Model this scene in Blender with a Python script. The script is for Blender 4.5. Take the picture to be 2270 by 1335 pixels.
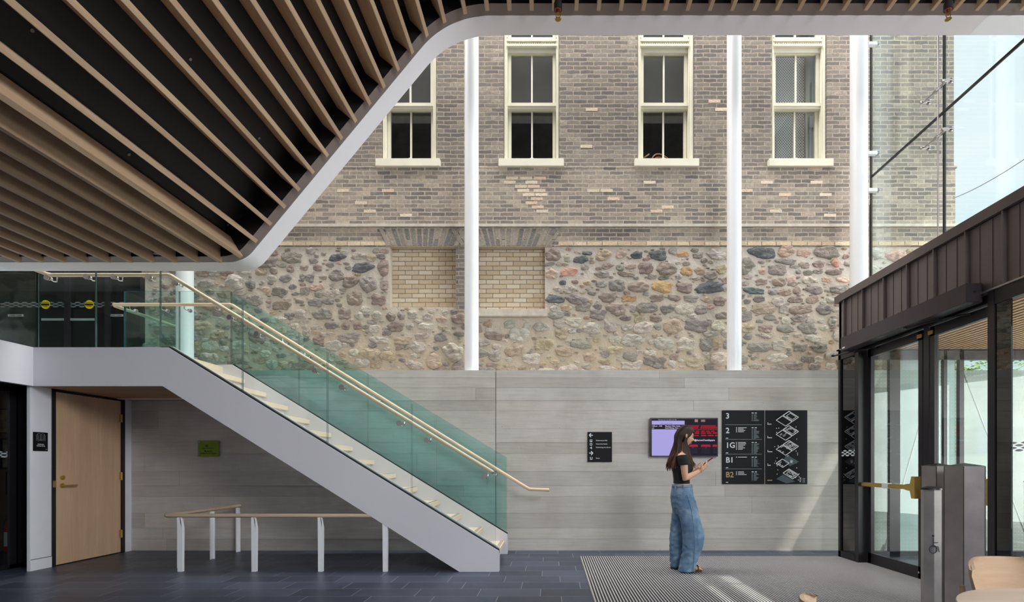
import bpy, bmesh, math, random
import numpy as np
from mathutils import Vector, Matrix, noise
PI = math.pi
for o in list(bpy.data.objects): bpy.data.objects.remove(o)
SC = bpy.context.scene
COL = SC.collection

# ---------------------------------------------------------------- camera
F = 1176.0; VX = 1222.0; VY = 1030.0; CH = 1.25      # focal length in px, optical axis in px, eye height
cam = bpy.data.cameras.new('camera'); camo = bpy.data.objects.new('camera', cam); COL.objects.link(camo)
camo.location = (0, 0, CH); camo.rotation_euler = (PI/2, 0, 0)
cam.sensor_width = 36; cam.lens = F/2270*36
cam.shift_x = -(VX-1135)/2270; cam.shift_y = (VY-667.5)/2270
cam.clip_start = .05; cam.clip_end = 300
SC.camera = camo

# ---------------------------------------------------------------- sky, sun, daylight and added lamps, exposure
W = bpy.data.worlds.new('sky'); SC.world = W; W.use_nodes = True
nt = W.node_tree; nt.nodes.clear()
out = nt.nodes.new('ShaderNodeOutputWorld'); bg = nt.nodes.new('ShaderNodeBackground')
tc = nt.nodes.new('ShaderNodeTexCoord'); mp = nt.nodes.new('ShaderNodeMapping'); mp.inputs['Scale'].default_value = (1.2, 1.2, 3.0)
nz = nt.nodes.new('ShaderNodeTexNoise'); nz.inputs['Scale'].default_value = 2.2; nz.inputs['Detail'].default_value = 6
cr = nt.nodes.new('ShaderNodeValToRGB')
cr.color_ramp.elements[0].position = .40; cr.color_ramp.elements[0].color = (.80, .91, .96, 1)
cr.color_ramp.elements[1].position = .62; cr.color_ramp.elements[1].color = (.97, .98, 1.0, 1)
nt.links.new(tc.outputs['Generated'], mp.inputs['Vector']); nt.links.new(mp.outputs[0], nz.inputs['Vector'])
nt.links.new(nz.outputs['Fac'], cr.inputs[0]); nt.links.new(cr.outputs[0], bg.inputs['Color'])
nt.links.new(bg.outputs[0], out.inputs[0])
bg.inputs['Strength'].default_value = 1.1

def sun(d, e, col, ang):
    l = bpy.data.lights.new('sun', 'SUN'); l.energy = e; l.color = col; l.angle = ang
    o = bpy.data.objects.new('sun', l); COL.objects.link(o)
    o.rotation_euler = Vector(d).to_track_quat('-Z', 'Y').to_euler(); o.location = (8, -3, 12)
sun((-1, .22, -1.9), 8.0, (1, .93, .82), .012)

def area(name, loc, d, sx, sy, e, col=(1, 1, 1)):
    l = bpy.data.lights.new(name, 'AREA'); l.shape = 'RECTANGLE'; l.size = sx; l.size_y = sy; l.energy = e; l.color = col
    o = bpy.data.objects.new(name, l); COL.objects.link(o); o.location = loc
    o.rotation_euler = Vector(d).to_track_quat('-Z', 'Y').to_euler()
    return o
area('added_skylight_lamp', (-.6, 7.25, 12.6), (0, .02, -1), 15, 2.4, 1400, (1, .985, .96))  # area lamp added beneath the closed slab to brighten brick and stair
area('added_front_lamp', (4.55, -.6, 4.85), (-1, .78, -.42), 5.0, 2.3, 600, (.96, .975, 1))  # area lamp added in front of a solid wall to light stair and concrete
area('side_glazing_daylight', (12.5, 4.6, 7.4), (-1, .16, -.34), 5, 4.5, 620, (.98, .99, 1))
area('added_vestibule_lamp', (7.2, 4.6, 1.5), (-1, .55, 0), 4.2, 2.4, 190, (.99, .985, .97))  # area lamp added out of view to brighten the concrete near the doors

SC.view_settings.view_transform = 'Standard'; SC.view_settings.look = 'None'
SC.view_settings.gamma = 1; SC.view_settings.use_curve_mapping = False
SC.view_settings.exposure = 0.08
SC.cycles.max_bounces = 10; SC.cycles.transparent_max_bounces = 24; SC.cycles.diffuse_bounces = 4
SC.cycles.glossy_bounces = 4; SC.cycles.sample_clamp_indirect = 6
SC.cycles.use_denoising = True

# ---------------------------------------------------------------- helpers
def WX(px, Y): return (px-VX)*Y/F
def WZ(py, Y): return CH+(VY-py)*Y/F
def lin(c):
    return tuple(((v/255)/12.92 if v/255 <= .04045 else ((v/255+.055)/1.055)**2.4) for v in c)+(1,)
MATS = {}
def newmat(n):
    m = bpy.data.materials.new(n); m.use_nodes = True
    t = m.node_tree; b = t.nodes['Principled BSDF']; MATS[n] = m
    return m, t, b
def N(t, typ, **kw):
    n = t.nodes.new(typ)
    for k, v in kw.items():
        if k in n.inputs: n.inputs[k].default_value = v
        else: setattr(n, k, v)
    return n
def math_(t, op, a, b=None, c=None):
    n = t.nodes.new('ShaderNodeMath'); n.operation = op
    for i, v in enumerate((a, b, c)):
        if v is None: continue
        if isinstance(v, (int, float)): n.inputs[i].default_value = v
        else: t.links.new(v, n.inputs[i])
    return n.outputs[0]
def coords(t, scale=(1, 1, 1), kind='Object'):
    tc = N(t, 'ShaderNodeTexCoord'); mp = N(t, 'ShaderNodeMapping'); mp.inputs['Scale'].default_value = scale
    t.links.new(tc.outputs[kind], mp.inputs['Vector']); return mp.outputs[0]
def noise_(t, vec, scale, detail=4, rough=.55):
    n = N(t, 'ShaderNodeTexNoise'); n.inputs['Scale'].default_value = scale; n.inputs['Detail'].default_value = detail
    n.inputs['Roughness'].default_value = rough
    if vec is not None: t.links.new(vec, n.inputs['Vector'])
    return n.outputs['Fac']
def ramp(t, fac, stops, interp='LINEAR'):
    r = N(t, 'ShaderNodeValToRGB'); r.color_ramp.interpolation = interp
    e = r.color_ramp.elements
    e[0].position, e[0].color = stops[0][0], lin(stops[0][1]); e[1].position, e[1].color = stops[-1][0], lin(stops[-1][1])
    for p, c in stops[1:-1]:
        x = e.new(p); x.color = lin(c)
    t.links.new(fac, r.inputs[0]); return r.outputs[0]
def mixc(t, fac, a, b, mode='MIX'):
    n = N(t, 'ShaderNodeMix', data_type='RGBA'); n.blend_type = mode
    for i, v in ((0, fac), (6, a), (7, b)):
        if isinstance(v, (int, float, tuple)): n.inputs[i].default_value = v
        else: t.links.new(v, n.inputs[i])
    return n.outputs[2]
def bump(t, b, h, strength=.3, dist=.01):
    n = N(t, 'ShaderNodeBump'); n.inputs['Strength'].default_value = strength; n.inputs['Distance'].default_value = dist
    t.links.new(h, n.inputs['Height']); t.links.new(n.outputs[0], b.inputs['Normal']); return n
def simple(n, c, rough=.5, metal=0, var=0, vscale=3, emit=0, spec=None, bmp=0, bscale=60):
    m, t, b = newmat(n)
    b.inputs['Base Color'].default_value = lin(c); b.inputs['Roughness'].default_value = rough; b.inputs['Metallic'].default_value = metal
    if spec is not None: b.inputs['Specular IOR Level'].default_value = spec
    v = coords(t)
    f = noise_(t, v, vscale, 5)
    k = 1+var
    lo = tuple(max(0, x*(1-var)) for x in c); hi = tuple(min(255, x*(1+var)) for x in c)
    if var: t.links.new(ramp(t, f, [(.3, lo), (.7, hi)]), b.inputs['Base Color'])
    if bmp: bump(t, b, noise_(t, v, bscale, 3), bmp, .002)
    if emit:
        b.inputs['Emission Color'].default_value = lin(c); b.inputs['Emission Strength'].default_value = emit
        b.inputs['Base Color'].default_value = (.004, .004, .004, 1); b.inputs['Specular IOR Level'].default_value = .05
    return m
def wood(n, c1, c2, axis='X', rough=.45, scale=1.0, rnd=.0):
    m, t, b = newmat(n)
    s = {'X': (.6, 9, 9), 'Y': (9, .6, 9), 'Z': (9, 9, .6)}[axis]
    v = coords(t, tuple(k*scale for k in s))
    oi = N(t, 'ShaderNodeObjectInfo')
    off = N(t, 'ShaderNodeVectorMath'); off.operation = 'ADD'; t.links.new(v, off.inputs[0])
    cm = N(t, 'ShaderNodeCombineXYZ'); r10 = math_(t, 'MULTIPLY', oi.outputs['Random'], 37.0)
    for i in range(3): t.links.new(r10, cm.inputs[i])
    t.links.new(cm.outputs[0], off.inputs[1]); v = off.outputs[0]
    f = noise_(t, v, 2.6, 5, .6)
    f2 = noise_(t, v, 14, 3, .6)
    f = math_(t, 'ADD', math_(t, 'MULTIPLY', f, .75), math_(t, 'MULTIPLY', f2, .25))
    c = ramp(t, f, [(.32, c1), (.52, tuple((a+b_)/2 for a, b_ in zip(c1, c2))), (.68, c2)])
    if rnd:
        k = math_(t, 'ADD', math_(t, 'MULTIPLY', oi.outputs['Random'], 2*rnd), 1-rnd)
        hs = N(t, 'ShaderNodeHueSaturation'); t.links.new(c, hs.inputs['Color']); t.links.new(k, hs.inputs['Value']); c = hs.outputs[0]
    t.links.new(c, b.inputs['Base Color']); b.inputs['Roughness'].default_value = rough
    bump(t, b, f2, .08, .002)
    return m
def glass(n, tint, edge=0.04, dots=False):
    """thin-pane glass: clear tinted transmission, mirror reflection growing to grazing angles"""
    m, t, b = newmat(n); t.nodes.remove(b); o = t.nodes['Material Output']
    tr = N(t, 'ShaderNodeBsdfTransparent'); tr.inputs[0].default_value = tuple(math.sqrt(x) for x in tint)+(1,)
    gl = N(t, 'ShaderNodeBsdfGlossy'); gl.inputs['Roughness'].default_value = 0.0
    lw = N(t, 'ShaderNodeLayerWeight'); lw.inputs['Blend'].default_value = .5
    f = math_(t, 'ADD', math_(t, 'MULTIPLY', math_(t, 'POWER', lw.outputs['Facing'], 4.5), .9), edge)
    mx = N(t, 'ShaderNodeMixShader'); t.links.new(f, mx.inputs[0]); t.links.new(tr.outputs[0], mx.inputs[1]); t.links.new(gl.outputs[0], mx.inputs[2])
    res = mx.outputs[0]
    if dots:
        v = coords(t); vo = N(t, 'ShaderNodeTexVoronoi'); vo.inputs['Scale'].default_value = 20; vo.inputs['Randomness'].default_value = 0
        t.links.new(v, vo.inputs['Vector'])
        k = math_(t, 'LESS_THAN', vo.outputs['Distance'], .075)
        d = N(t, 'ShaderNodeBsdfDiffuse'); d.inputs[0].default_value = (.8, .8, .8, 1)
        m2 = N(t, 'ShaderNodeMixShader'); t.links.new(k, m2.inputs[0]); t.links.new(res, m2.inputs[1]); t.links.new(d.outputs[0], m2.inputs[2]); res = m2.outputs[0]
    t.links.new(res, o.inputs[0]); return m

class MB:
    def __init__(s): s.v = []; s.f = []; s.m = []; s.c = []; s.col = None
    def add(s, vs, fs, mi=0):
        n = len(s.v); s.v += [tuple(v) for v in vs]
        for f in fs: s.f.append(tuple(n+i for i in f)); s.m.append(mi); s.c.append(s.col)
    def box(s, x0, x1, y0, y1, z0, z1, mi=0):
        s.add([(x0, y0, z0), (x1, y0, z0), (x1, y1, z0), (x0, y1, z0), (x0, y0, z1), (x1, y0, z1), (x1, y1, z1), (x0, y1, z1)],
              [(0, 3, 2, 1), (4, 5, 6, 7), (0, 1, 5, 4), (1, 2, 6, 5), (2, 3, 7, 6), (3, 0, 4, 7)], mi); return s
    def hexa(s, p, mi=0):
        s.add(p, [(0, 3, 2, 1), (4, 5, 6, 7), (0, 1, 5, 4), (1, 2, 6, 5), (2, 3, 7, 6), (3, 0, 4, 7)], mi); return s
    def bbox(s, x0, x1, y0, y1, z0, z1, b=.006, mi=0):
        """box with bevelled edges"""
        bm = bmesh.new(); bmesh.ops.create_cube(bm, size=1)
        bmesh.ops.scale(bm, vec=(x1-x0, y1-y0, z1-z0), verts=bm.verts); bmesh.ops.translate(bm, vec=((x0+x1)/2, (y0+y1)/2, (z0+z1)/2), verts=bm.verts)
        bmesh.ops.bevel(bm, geom=bm.edges[:], offset=b, segments=2, affect='EDGES')
        s.addbm(bm, mi); return s
    def addbm(s, bm, mi=0, mat=None):
        bm.verts.ensure_lookup_table(); bm.verts.index_update()
        vs = [(mat @ v.co if mat else v.co) for v in bm.verts]
        s.add([tuple(v) for v in vs], [tuple(v.index for v in f.verts) for f in bm.faces], mi); bm.free()
    def prism(s, poly, axis, a0, a1, mi=0, me=None):
        """poly: 2-D points; axis 'Y': (x,z) extruded in y; 'X': (y,z); 'Z': (x,y). me: material of the rim"""
        def P(p, a): return {'Y': (p[0], a, p[1]), 'X': (a, p[0], p[1]), 'Z': (p[0], p[1], a)}[axis]
        n = len(poly); vs = [P(p, a0) for p in poly]+[P(p, a1) for p in poly]
        s.add(vs, [tuple(range(n)), tuple(range(2*n-1, n-1, -1))], mi)
        k = len(s.v)-2*n
        for i in range(n):
            j = (i+1) % n; s.f.append((k+j, k+i, k+n+i, k+n+j)); s.m.append(mi if me is None else me); s.c.append(s.col)
        return s
    def tube(s, pts, r, seg=12, mi=0, cap=True, up=None):
        pts = [Vector(p) for p in pts]; n = len(pts)
        rs = r if isinstance(r, (list, tuple)) else [r]*n
        T = []
        for i in range(n):
            d = Vector((0, 0, 0))
            if i > 0: d += (pts[i]-pts[i-1]).normalized()
            if i < n-1: d += (pts[i+1]-pts[i]).normalized()
            T.append(d.normalized() if d.length > 1e-9 else Vector((0, 0, 1)))
        u = T[0].orthogonal().normalized() if up is None else (Vector(up)-T[0]*Vector(up).dot(T[0])).normalized()
        vs = []
        for i in range(n):
            u = (u-T[i]*u.dot(T[i])).normalized(); w = T[i].cross(u)
            k = 1.0
            if 0 < i < n-1:
                c = (pts[i]-pts[i-1]).normalized().dot(T[i]); k = 1/max(c, .5)
            rr = rs[i]; ra, rb = (rr if isinstance(rr, (tuple, list)) else (rr, rr))
            for j in range(seg):
                a = 2*PI*j/seg; vs.append(pts[i]+u*math.cos(a)*ra+w*math.sin(a)*rb)
        fs = [(i*seg+j, i*seg+(j+1) % seg, (i+1)*seg+(j+1) % seg, (i+1)*seg+j) for i in range(n-1) for j in range(seg)]
        if cap: fs += [tuple(range(seg-1, -1, -1)), tuple((n-1)*seg+j for j in range(seg))]
        s.add(vs, fs, mi); return s
    def cyl(s, a, b, r, seg=20, mi=0): return s.tube([a, b], r, seg, mi)
    def ball(s, c, r, mi=0, seg=14, mat=None):
        bm = bmesh.new(); bmesh.ops.create_uvsphere(bm, u_segments=seg, v_segments=max(6, seg//2+2), radius=1)
        rx = r if isinstance(r, (tuple, list)) else (r, r, r)
        M = Matrix.Translation(c) @ (mat.to_4x4() if mat else Matrix.Identity(4)) @ Matrix.Diagonal((*rx, 1)); s.addbm(bm, mi, M); return s
    def lathe(s, prof, c=(0, 0, 0), seg=32, mi=0):
        vs = []; n = len(prof)
        for r, z in prof:
            for j in range(seg):
                a = 2*PI*j/seg; vs.append((c[0]+r*math.cos(a), c[1]+r*math.sin(a), c[2]+z))
        fs = [(i*seg+j, i*seg+(j+1) % seg, (i+1)*seg+(j+1) % seg, (i+1)*seg+j) for i in range(n-1) for j in range(seg)]
        fs += [tuple(range(seg-1, -1, -1)), tuple((n-1)*seg+j for j in range(seg))]
        s.add(vs, fs, mi); return s
    def mesh(s, name, mats, smooth=False):
        me = bpy.data.meshes.new(name); me.from_pydata(s.v, [], s.f)
        for m in (mats if isinstance(mats, (list, tuple)) else [mats]): me.materials.append(m)
        me.polygons.foreach_set('material_index', s.m)
        if any(c is not None for c in s.c):
            a = me.color_attributes.new('tone', 'FLOAT_COLOR', 'CORNER'); d = []
            for p, c in zip(me.polygons, s.c):
                cc = tuple(c)+(1,) if c is not None and len(c) == 3 else (c or (.5, .5, .5, 1)); d += list(cc)*p.loop_total
            a.data.foreach_set('color', d)
        me.update()
        if smooth:
            me.shade_smooth()
            if smooth is not True: me.set_sharp_from_angle(angle=math.radians(smooth))
        return me
    def build(s, name, mats, parent=None, smooth=False, fix=True):
        me = s.mesh(name, mats, smooth)
        if fix:
            bm = bmesh.new(); bm.from_mesh(me); bmesh.ops.recalc_face_normals(bm, faces=bm.faces); bm.to_mesh(me); bm.free()
        return link(name, me, parent)
def wofs(o):
    v = Vector((0, 0, 0))
    while o: v += o.location; o = o.parent
    return v
def link(name, me, parent=None):
    o = bpy.data.objects.new(name, me); COL.objects.link(o)
    if parent: o.parent = parent; o.location = -wofs(parent)
    return o
def thing(name, label, cat, loc=(0, 0, 0), group=None):
    o = bpy.data.objects.new(name, None); COL.objects.link(o); o.location = loc; o.empty_display_size = .1
    o['label'] = label; o['category'] = cat
    if group: o['group'] = group
    return o
def tag(o, label, cat, group=None):
    o['label'] = label; o['category'] = cat
    if group: o['group'] = group
    return o
def struct(o, label=None):
    o['kind'] = 'structure'
    if label: o['label'] = label
    return o
def sempty(name, loc=(0, 0, 0)):
    o = bpy.data.objects.new(name, None); COL.objects.link(o); o.location = loc; o['kind'] = 'structure'; o.empty_display_size = .1; return o
def kids(o): return [c for c in COL.objects if c.parent == o]
def dup(root, loc, label=None, rot=None):
    def cp(o, par):
        c = o.copy(); COL.objects.link(c)
        if par: c.parent = par
        for k in kids(o): cp(k, c)
        return c
    r = cp(root, None); r.location = loc
    if label: r['label'] = label
    if rot is not None: r.rotation_euler = rot
    return r
def textmesh(items, name, mat, parent, M, thick=.0006):
    """items: (string, x, y, size, align, weight) on a plane given by matrix M (x right, y up)"""
    mb = MB()
    for it in items:
        s_, x, y, size = it[:4]; al = it[4] if len(it) > 4 else 'LEFT'; w = it[5] if len(it) > 5 else 0
        cu = bpy.data.curves.new('t', 'FONT'); cu.body = s_; cu.size = size; cu.align_x = al; cu.extrude = thick; cu.offset = w; cu.resolution_u = 3
        o = bpy.data.objects.new('t', cu); me = bpy.data.meshes.new_from_object(o)
        T = M @ Matrix.Translation((x, y, 0))
        mb.add([tuple(T @ v.co) for v in me.vertices], [tuple(p.vertices) for p in me.polygons])
        bpy.data.objects.remove(o); bpy.data.meshes.remove(me); bpy.data.curves.remove(cu)
    return mb.build(name, mat, parent, fix=False)
ORD = ['first', 'second', 'third', 'fourth', 'fifth', 'sixth', 'seventh', 'eighth', 'ninth', 'tenth', 'eleventh', 'twelfth', 'thirteenth', 'fourteenth',
       'fifteenth', 'sixteenth', 'seventeenth', 'eighteenth', 'nineteenth', 'twentieth', 'twenty-first', 'twenty-second', 'twenty-third', 'twenty-fourth',
       'twenty-fifth', 'twenty-sixth', 'twenty-seventh', 'twenty-eighth']

# ---------------------------------------------------------------- materials
M_white = simple('white_paint', (222, 220, 226), .42, var=.015, vscale=.8)
M_fascia = simple('white_fascia', (244, 242, 248), .5)
M_white2 = simple('white_column_paint', (248, 249, 252), .35, var=.01)
M_wallw = simple('white_wall_paint', (240, 240, 246), .6, var=.015)
M_black = simple('black_frame', (34, 31, 35), .38, var=.1)
M_blackc = simple('black_ceiling_board', (13, 11, 15), .55, var=.35, vscale=1.3, bmp=.15, bscale=8)
M_brown = simple('bronze_metal_trim', (122, 109, 107), .5, metal=.0, var=.03)
M_zinc = simple('dark_bronze_cladding', (118, 108, 107), .42, metal=.25, var=.08, vscale=1.2)
M_rubber = simple('black_gasket', (16, 16, 18), .6)
M_steel = simple('brushed_stainless', (176, 168, 166), .38, metal=.85, var=.06, vscale=5)
M_chrome = simple('chrome', (205, 205, 208), .12, metal=1)
M_brass = simple('brass', (198, 166, 92), .36, metal=.6, var=.05)
M_brass2 = simple('aged_brass', (150, 120, 62), .35, metal=1)
M_cream = simple('cream_paint', (232, 228, 208), .5, var=.02, vscale=4)
M_signb = simple('black_sign', (17, 16, 21), .6, spec=.25)
M_spandrel = simple('black_spandrel_glass', (13, 12, 15), .02, spec=.9)
M_signw = simple('white_sign_print', (225, 228, 230), .6)
M_signg = simple('grey_sign_print', (120, 132, 136), .6)
M_signgrey = simple('slate_sign_print', (78, 88, 94), .6)
M_signgold = simple('gold_sign_print', (176, 152, 104), .6)
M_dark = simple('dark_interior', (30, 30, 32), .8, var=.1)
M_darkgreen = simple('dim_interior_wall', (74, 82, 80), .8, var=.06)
M_edge = simple('glass_edge', (56, 92, 92), .2, spec=.6)
M_edged = simple('dark_glass_edge', (40, 66, 66), .2, spec=.6)
M_glassS = glass('balustrade_glass', (.90, .97, .95), .03)
M_glassL = glass('pale_balustrade_glass', (.78, .93, .92), .03)
M_glassT = glass('teal_balustrade_glass', (.60, .86, .85), .03)
M_glassW = glass('storefront_glass', (.84, .92, .90), .06)
M_glassD = glass('dotted_glass', (.80, .90, .87), .05, dots=True)
M_glassC = glass('curtain_wall_glass', (.86, .96, .95), .05)
M_glassO = glass("old_window_glass", (.9, .93, .92), .06)
M_slat = wood('slat_wood', (172, 142, 114), (200, 172, 142), 'Y', .5, .5, rnd=.05)
M_rail = wood('handrail_wood', (212, 188, 158), (230, 208, 180), 'X', .4, .4)
M_tread = wood('tread_wood', (216, 198, 174), (232, 216, 194), 'Y', .45, .5)
M_doorw = wood('maple_door_wood', (216, 178, 142), (238, 204, 168), 'Z', .45, .45)
M_soffw = wood('soffit_wood', (165, 122, 88), (200, 155, 116), 'X', .5, .5)
M_chair = wood('chair_wood', (196, 166, 136), (216, 188, 158), 'X', .45, .6)
M_table = wood('table_wood', (205, 180, 160), (228, 208, 190), 'X', .35, .5)

def concrete():
    m, t, b = newmat('board_formed_concrete'); v = coords(t)
    at = N(t, 'ShaderNodeAttribute'); at.attribute_name = 'tone'
    f1 = noise_(t, v, 1.6, 7, .65); f2 = noise_(t, coords(t, (1, 1, 14)), 2.2, 4, .6)
    c = ramp(t, f1, [(.25, (176, 170, 162)), (.5, (198, 193, 186)), (.75, (212, 208, 202))])
    c = mixc(t, .25, c, ramp(t, f2, [(.3, (160, 155, 148)), (.7, (216, 212, 207))]))
    c = mixc(t, 1.0, c, at.outputs['Color'], 'MULTIPLY')
    # diagonal saw marks
    w = N(t, 'ShaderNodeTexWave'); w.inputs['Scale'].default_value = 14; w.inputs['Distortion'].default_value = 1.2; w.inputs['Detail'].default_value = 2
    rot = N(t, 'ShaderNodeMapping'); rot.inputs['Rotation'].default_value = (0, .7, 0); t.links.new(v, rot.inputs['Vector']); t.links.new(rot.outputs[0], w.inputs['Vector'])
    c = mixc(t, math_(t, 'MULTIPLY', noise_(t, v, .9, 2), .07), c, ramp(t, w.outputs['Fac'], [(0, (160, 156, 150)), (1, (216, 213, 208))]))
    # small bug holes
    vo = N(t, 'ShaderNodeTexVoronoi'); vo.inputs['Scale'].default_value = 6; t.links.new(v, vo.inputs['Vector'])
    hole = math_(t, 'LESS_THAN', vo.outputs['Distance'], .028)
    c = mixc(t, math_(t, 'MULTIPLY', hole, .7), c, lin((70, 66, 64)))
    t.links.new(c, b.inputs['Base Color']); b.inputs['Roughness'].default_value = .85
    h = math_(t, 'ADD', math_(t, 'MULTIPLY', noise_(t, v, 24, 5, .6), .6), math_(t, 'MULTIPLY', w.outputs['Fac'], .05))
    bump(t, b, h, .35, .006); return m
M_conc = concrete()

def brickmat(name, stops, mortar, bw, rh, ms, rough=.9, wob=.026, bumpd=.012):
    m, t, b = newmat(name)
    tc = N(t, 'ShaderNodeTexCoord'); sp = N(t, 'ShaderNodeSeparateXYZ'); t.links.new(tc.outputs['Object'], sp.inputs[0])
    nd = N(t, 'ShaderNodeTexNoise'); nd.inputs['Scale'].default_value = 9; nd.inputs['Detail'].default_value = 5; t.links.new(tc.outputs['Object'], nd.inputs['Vector'])
    dx = math_(t, 'MULTIPLY', math_(t, 'SUBTRACT', nd.outputs['Fac'], .5), wob)
    sxy = math_(t, 'ADD', sp.outputs[0], sp.outputs[1])
    x = math_(t, 'ADD', sxy, dx); z = math_(t, 'ADD', sp.outputs[2], math_(t, 'MULTIPLY', dx, 1.1))
    cb = N(t, 'ShaderNodeCombineXYZ'); t.links.new(x, cb.inputs[0]); t.links.new(z, cb.inputs[1])
    br = N(t, 'ShaderNodeTexBrick'); br.offset = .5; br.squash = 1
    br.inputs['Scale'].default_value = 1; br.inputs['Brick Width'].default_value = bw; br.inputs['Row Height'].default_value = rh
    br.inputs['Mortar Size'].default_value = ms; br.inputs['Mortar Smooth'].default_value = .25
    br.inputs['Color1'].default_value = (0, 0, 0, 1); br.inputs['Color2'].default_value = (1, 1, 1, 1); br.inputs['Mortar'].default_value = (.5, .5, .5, 1)
    t.links.new(cb.outputs[0], br.inputs['Vector'])
    big = noise_(t, tc.outputs['Object'], .7, 4, .6)
    fine = noise_(t, tc.outputs['Object'], 26, 5, .7)
    fac = math_(t, 'ADD', math_(t, 'MULTIPLY', br.outputs['Color'], .62), math_(t, 'MULTIPLY', math_(t, 'SUBTRACT', big, .32), .95))
    fac = math_(t, 'ADD', fac, math_(t, 'MULTIPLY', math_(t, 'SUBTRACT', fine, .5), .9))
    c = ramp(t, fac, stops)
    mc = ramp(t, fine, [(.3, tuple(k*.86 for k in mortar)), (.7, mortar)])
    c = mixc(t, br.outputs['Fac'], c, mc)
    t.links.new(c, b.inputs['Base Color']); b.inputs['Roughness'].default_value = rough
    h = math_(t, 'SUBTRACT', math_(t, 'MULTIPLY', fine, .35), br.outputs['Fac']); bump(t, b, h, .8, bumpd)
    return m
M_brick = brickmat('old_grey_brick', [(.05, (100, 97, 96)), (.3, (115, 110, 106)), (.55, (130, 124, 117)), (.78, (146, 138, 128)), (1.0, (186, 174, 158))], (184, 169, 149), .222, .0685, .0095)
M_brick2 = brickmat('weathered_lower_brick', [(0, (104, 101, 101)), (.28, (124, 118, 112)), (.5, (146, 137, 127)), (.72, (166, 154, 140)), (.95, (192, 178, 160))], (200, 186, 166), .222, .0668, .0095)
M_brickt = brickmat('tan_infill_brick', [(.1, (192, 170, 142)), (.45, (206, 186, 158)), (.8, (216, 202, 180))], (146, 136, 122), .222, .0753, .006, wob=.007)
def tone_mat(name, rough=.9, bs=18, bd=.012, k=.35):
    m, t, b = newmat(name); v = coords(t)
    at = N(t, 'ShaderNodeAttribute'); at.attribute_name = 'tone'
    wv = N(t, 'ShaderNodeTexNoise'); wv.inputs['Scale'].default_value = bs*.3; t.links.new(v, wv.inputs['Vector'])
    mx = N(t, 'ShaderNodeVectorMath'); mx.operation = 'MULTIPLY_ADD'; t.links.new(wv.outputs['Color'], mx.inputs[0]); mx.inputs[1].default_value = (.10, .10, .10); t.links.new(v, mx.inputs[2])
    sc = N(t, 'ShaderNodeMapping'); sc.inputs['Scale'].default_value = (1, 1, 2.1); sc.inputs['Rotation'].default_value = (0, .5, 0); t.links.new(mx.outputs[0], sc.inputs['Vector'])
    f = noise_(t, sc.outputs[0], bs, 9, .74); f2 = noise_(t, v, bs*.35, 4, .6)
    vn = N(t, 'ShaderNodeTexVoronoi'); vn.feature = 'DISTANCE_TO_EDGE'; vn.inputs['Scale'].default_value = bs*.7; t.links.new(sc.outputs[0], vn.inputs['Vector'])
    crack = math_(t, 'MINIMUM', math_(t, 'MULTIPLY', vn.outputs['Distance'], 7.0), 1.0)
    g = math_(t, 'ADD', math_(t, 'MULTIPLY', math_(t, 'SUBTRACT', f, .5), 4.2*k), 1.38)
    g = math_(t, 'MULTIPLY', g, math_(t, 'ADD', math_(t, 'MULTIPLY', crack, .14), .86))
    cb = N(t, 'ShaderNodeCombineColor')
    for i in range(3): t.links.new(g, cb.inputs[i])
    c = mixc(t, 1.0, at.outputs['Color'], cb.outputs[0], 'MULTIPLY')
    c = mixc(t, math_(t, 'MULTIPLY', math_(t, 'GREATER_THAN', f, .60), .35), c, lin((214, 208, 198)))
    c = mixc(t, math_(t, 'MULTIPLY', f2, .22), c, lin((186, 172, 152)))
    t.links.new(c, b.inputs['Base Color']); b.inputs['Roughness'].default_value = rough
    h = math_(t, 'ADD', f, math_(t, 'MULTIPLY', crack, .25))
    bump(t, b, h, 1.0, bd*2.2); return m
M_stone = tone_mat('field_stone')
M_archb = tone_mat('arch_brick', bs=30, bd=.006, k=.25)
def mortar():
    m, t, b = newmat('lime_mortar'); v = coords(t); sp = N(t, 'ShaderNodeSeparateXYZ'); t.links.new(v, sp.inputs[0])
    f = noise_(t, v, 1.1, 6, .65); fine = noise_(t, v, 30, 6, .7)
    q = math_(t, 'ADD', math_(t, 'MULTIPLY', math_(t, 'SUBTRACT', sp.outputs[2], 3.6), .35), f)
    c = ramp(t, q, [(.2, (200, 185, 163)), (.5, (209, 198, 180)), (.8, (215, 207, 195))])
    c = mixc(t, math_(t, 'MULTIPLY', fine, .3), c, lin((182, 164, 140)))
    t.links.new(c, b.inputs['Base Color']); b.inputs['Roughness'].default_value = .95
    bump(t, b, math_(t, 'ADD', math_(t, 'MULTIPLY', noise_(t, v, 7, 5, .6), 2.0), fine), 1.0, .014); return m
M_mortar = mortar()
M_sill = simple('limestone_sill', (200, 192, 178), .85, var=.06, vscale=9, bmp=.3, bscale=40)

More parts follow.
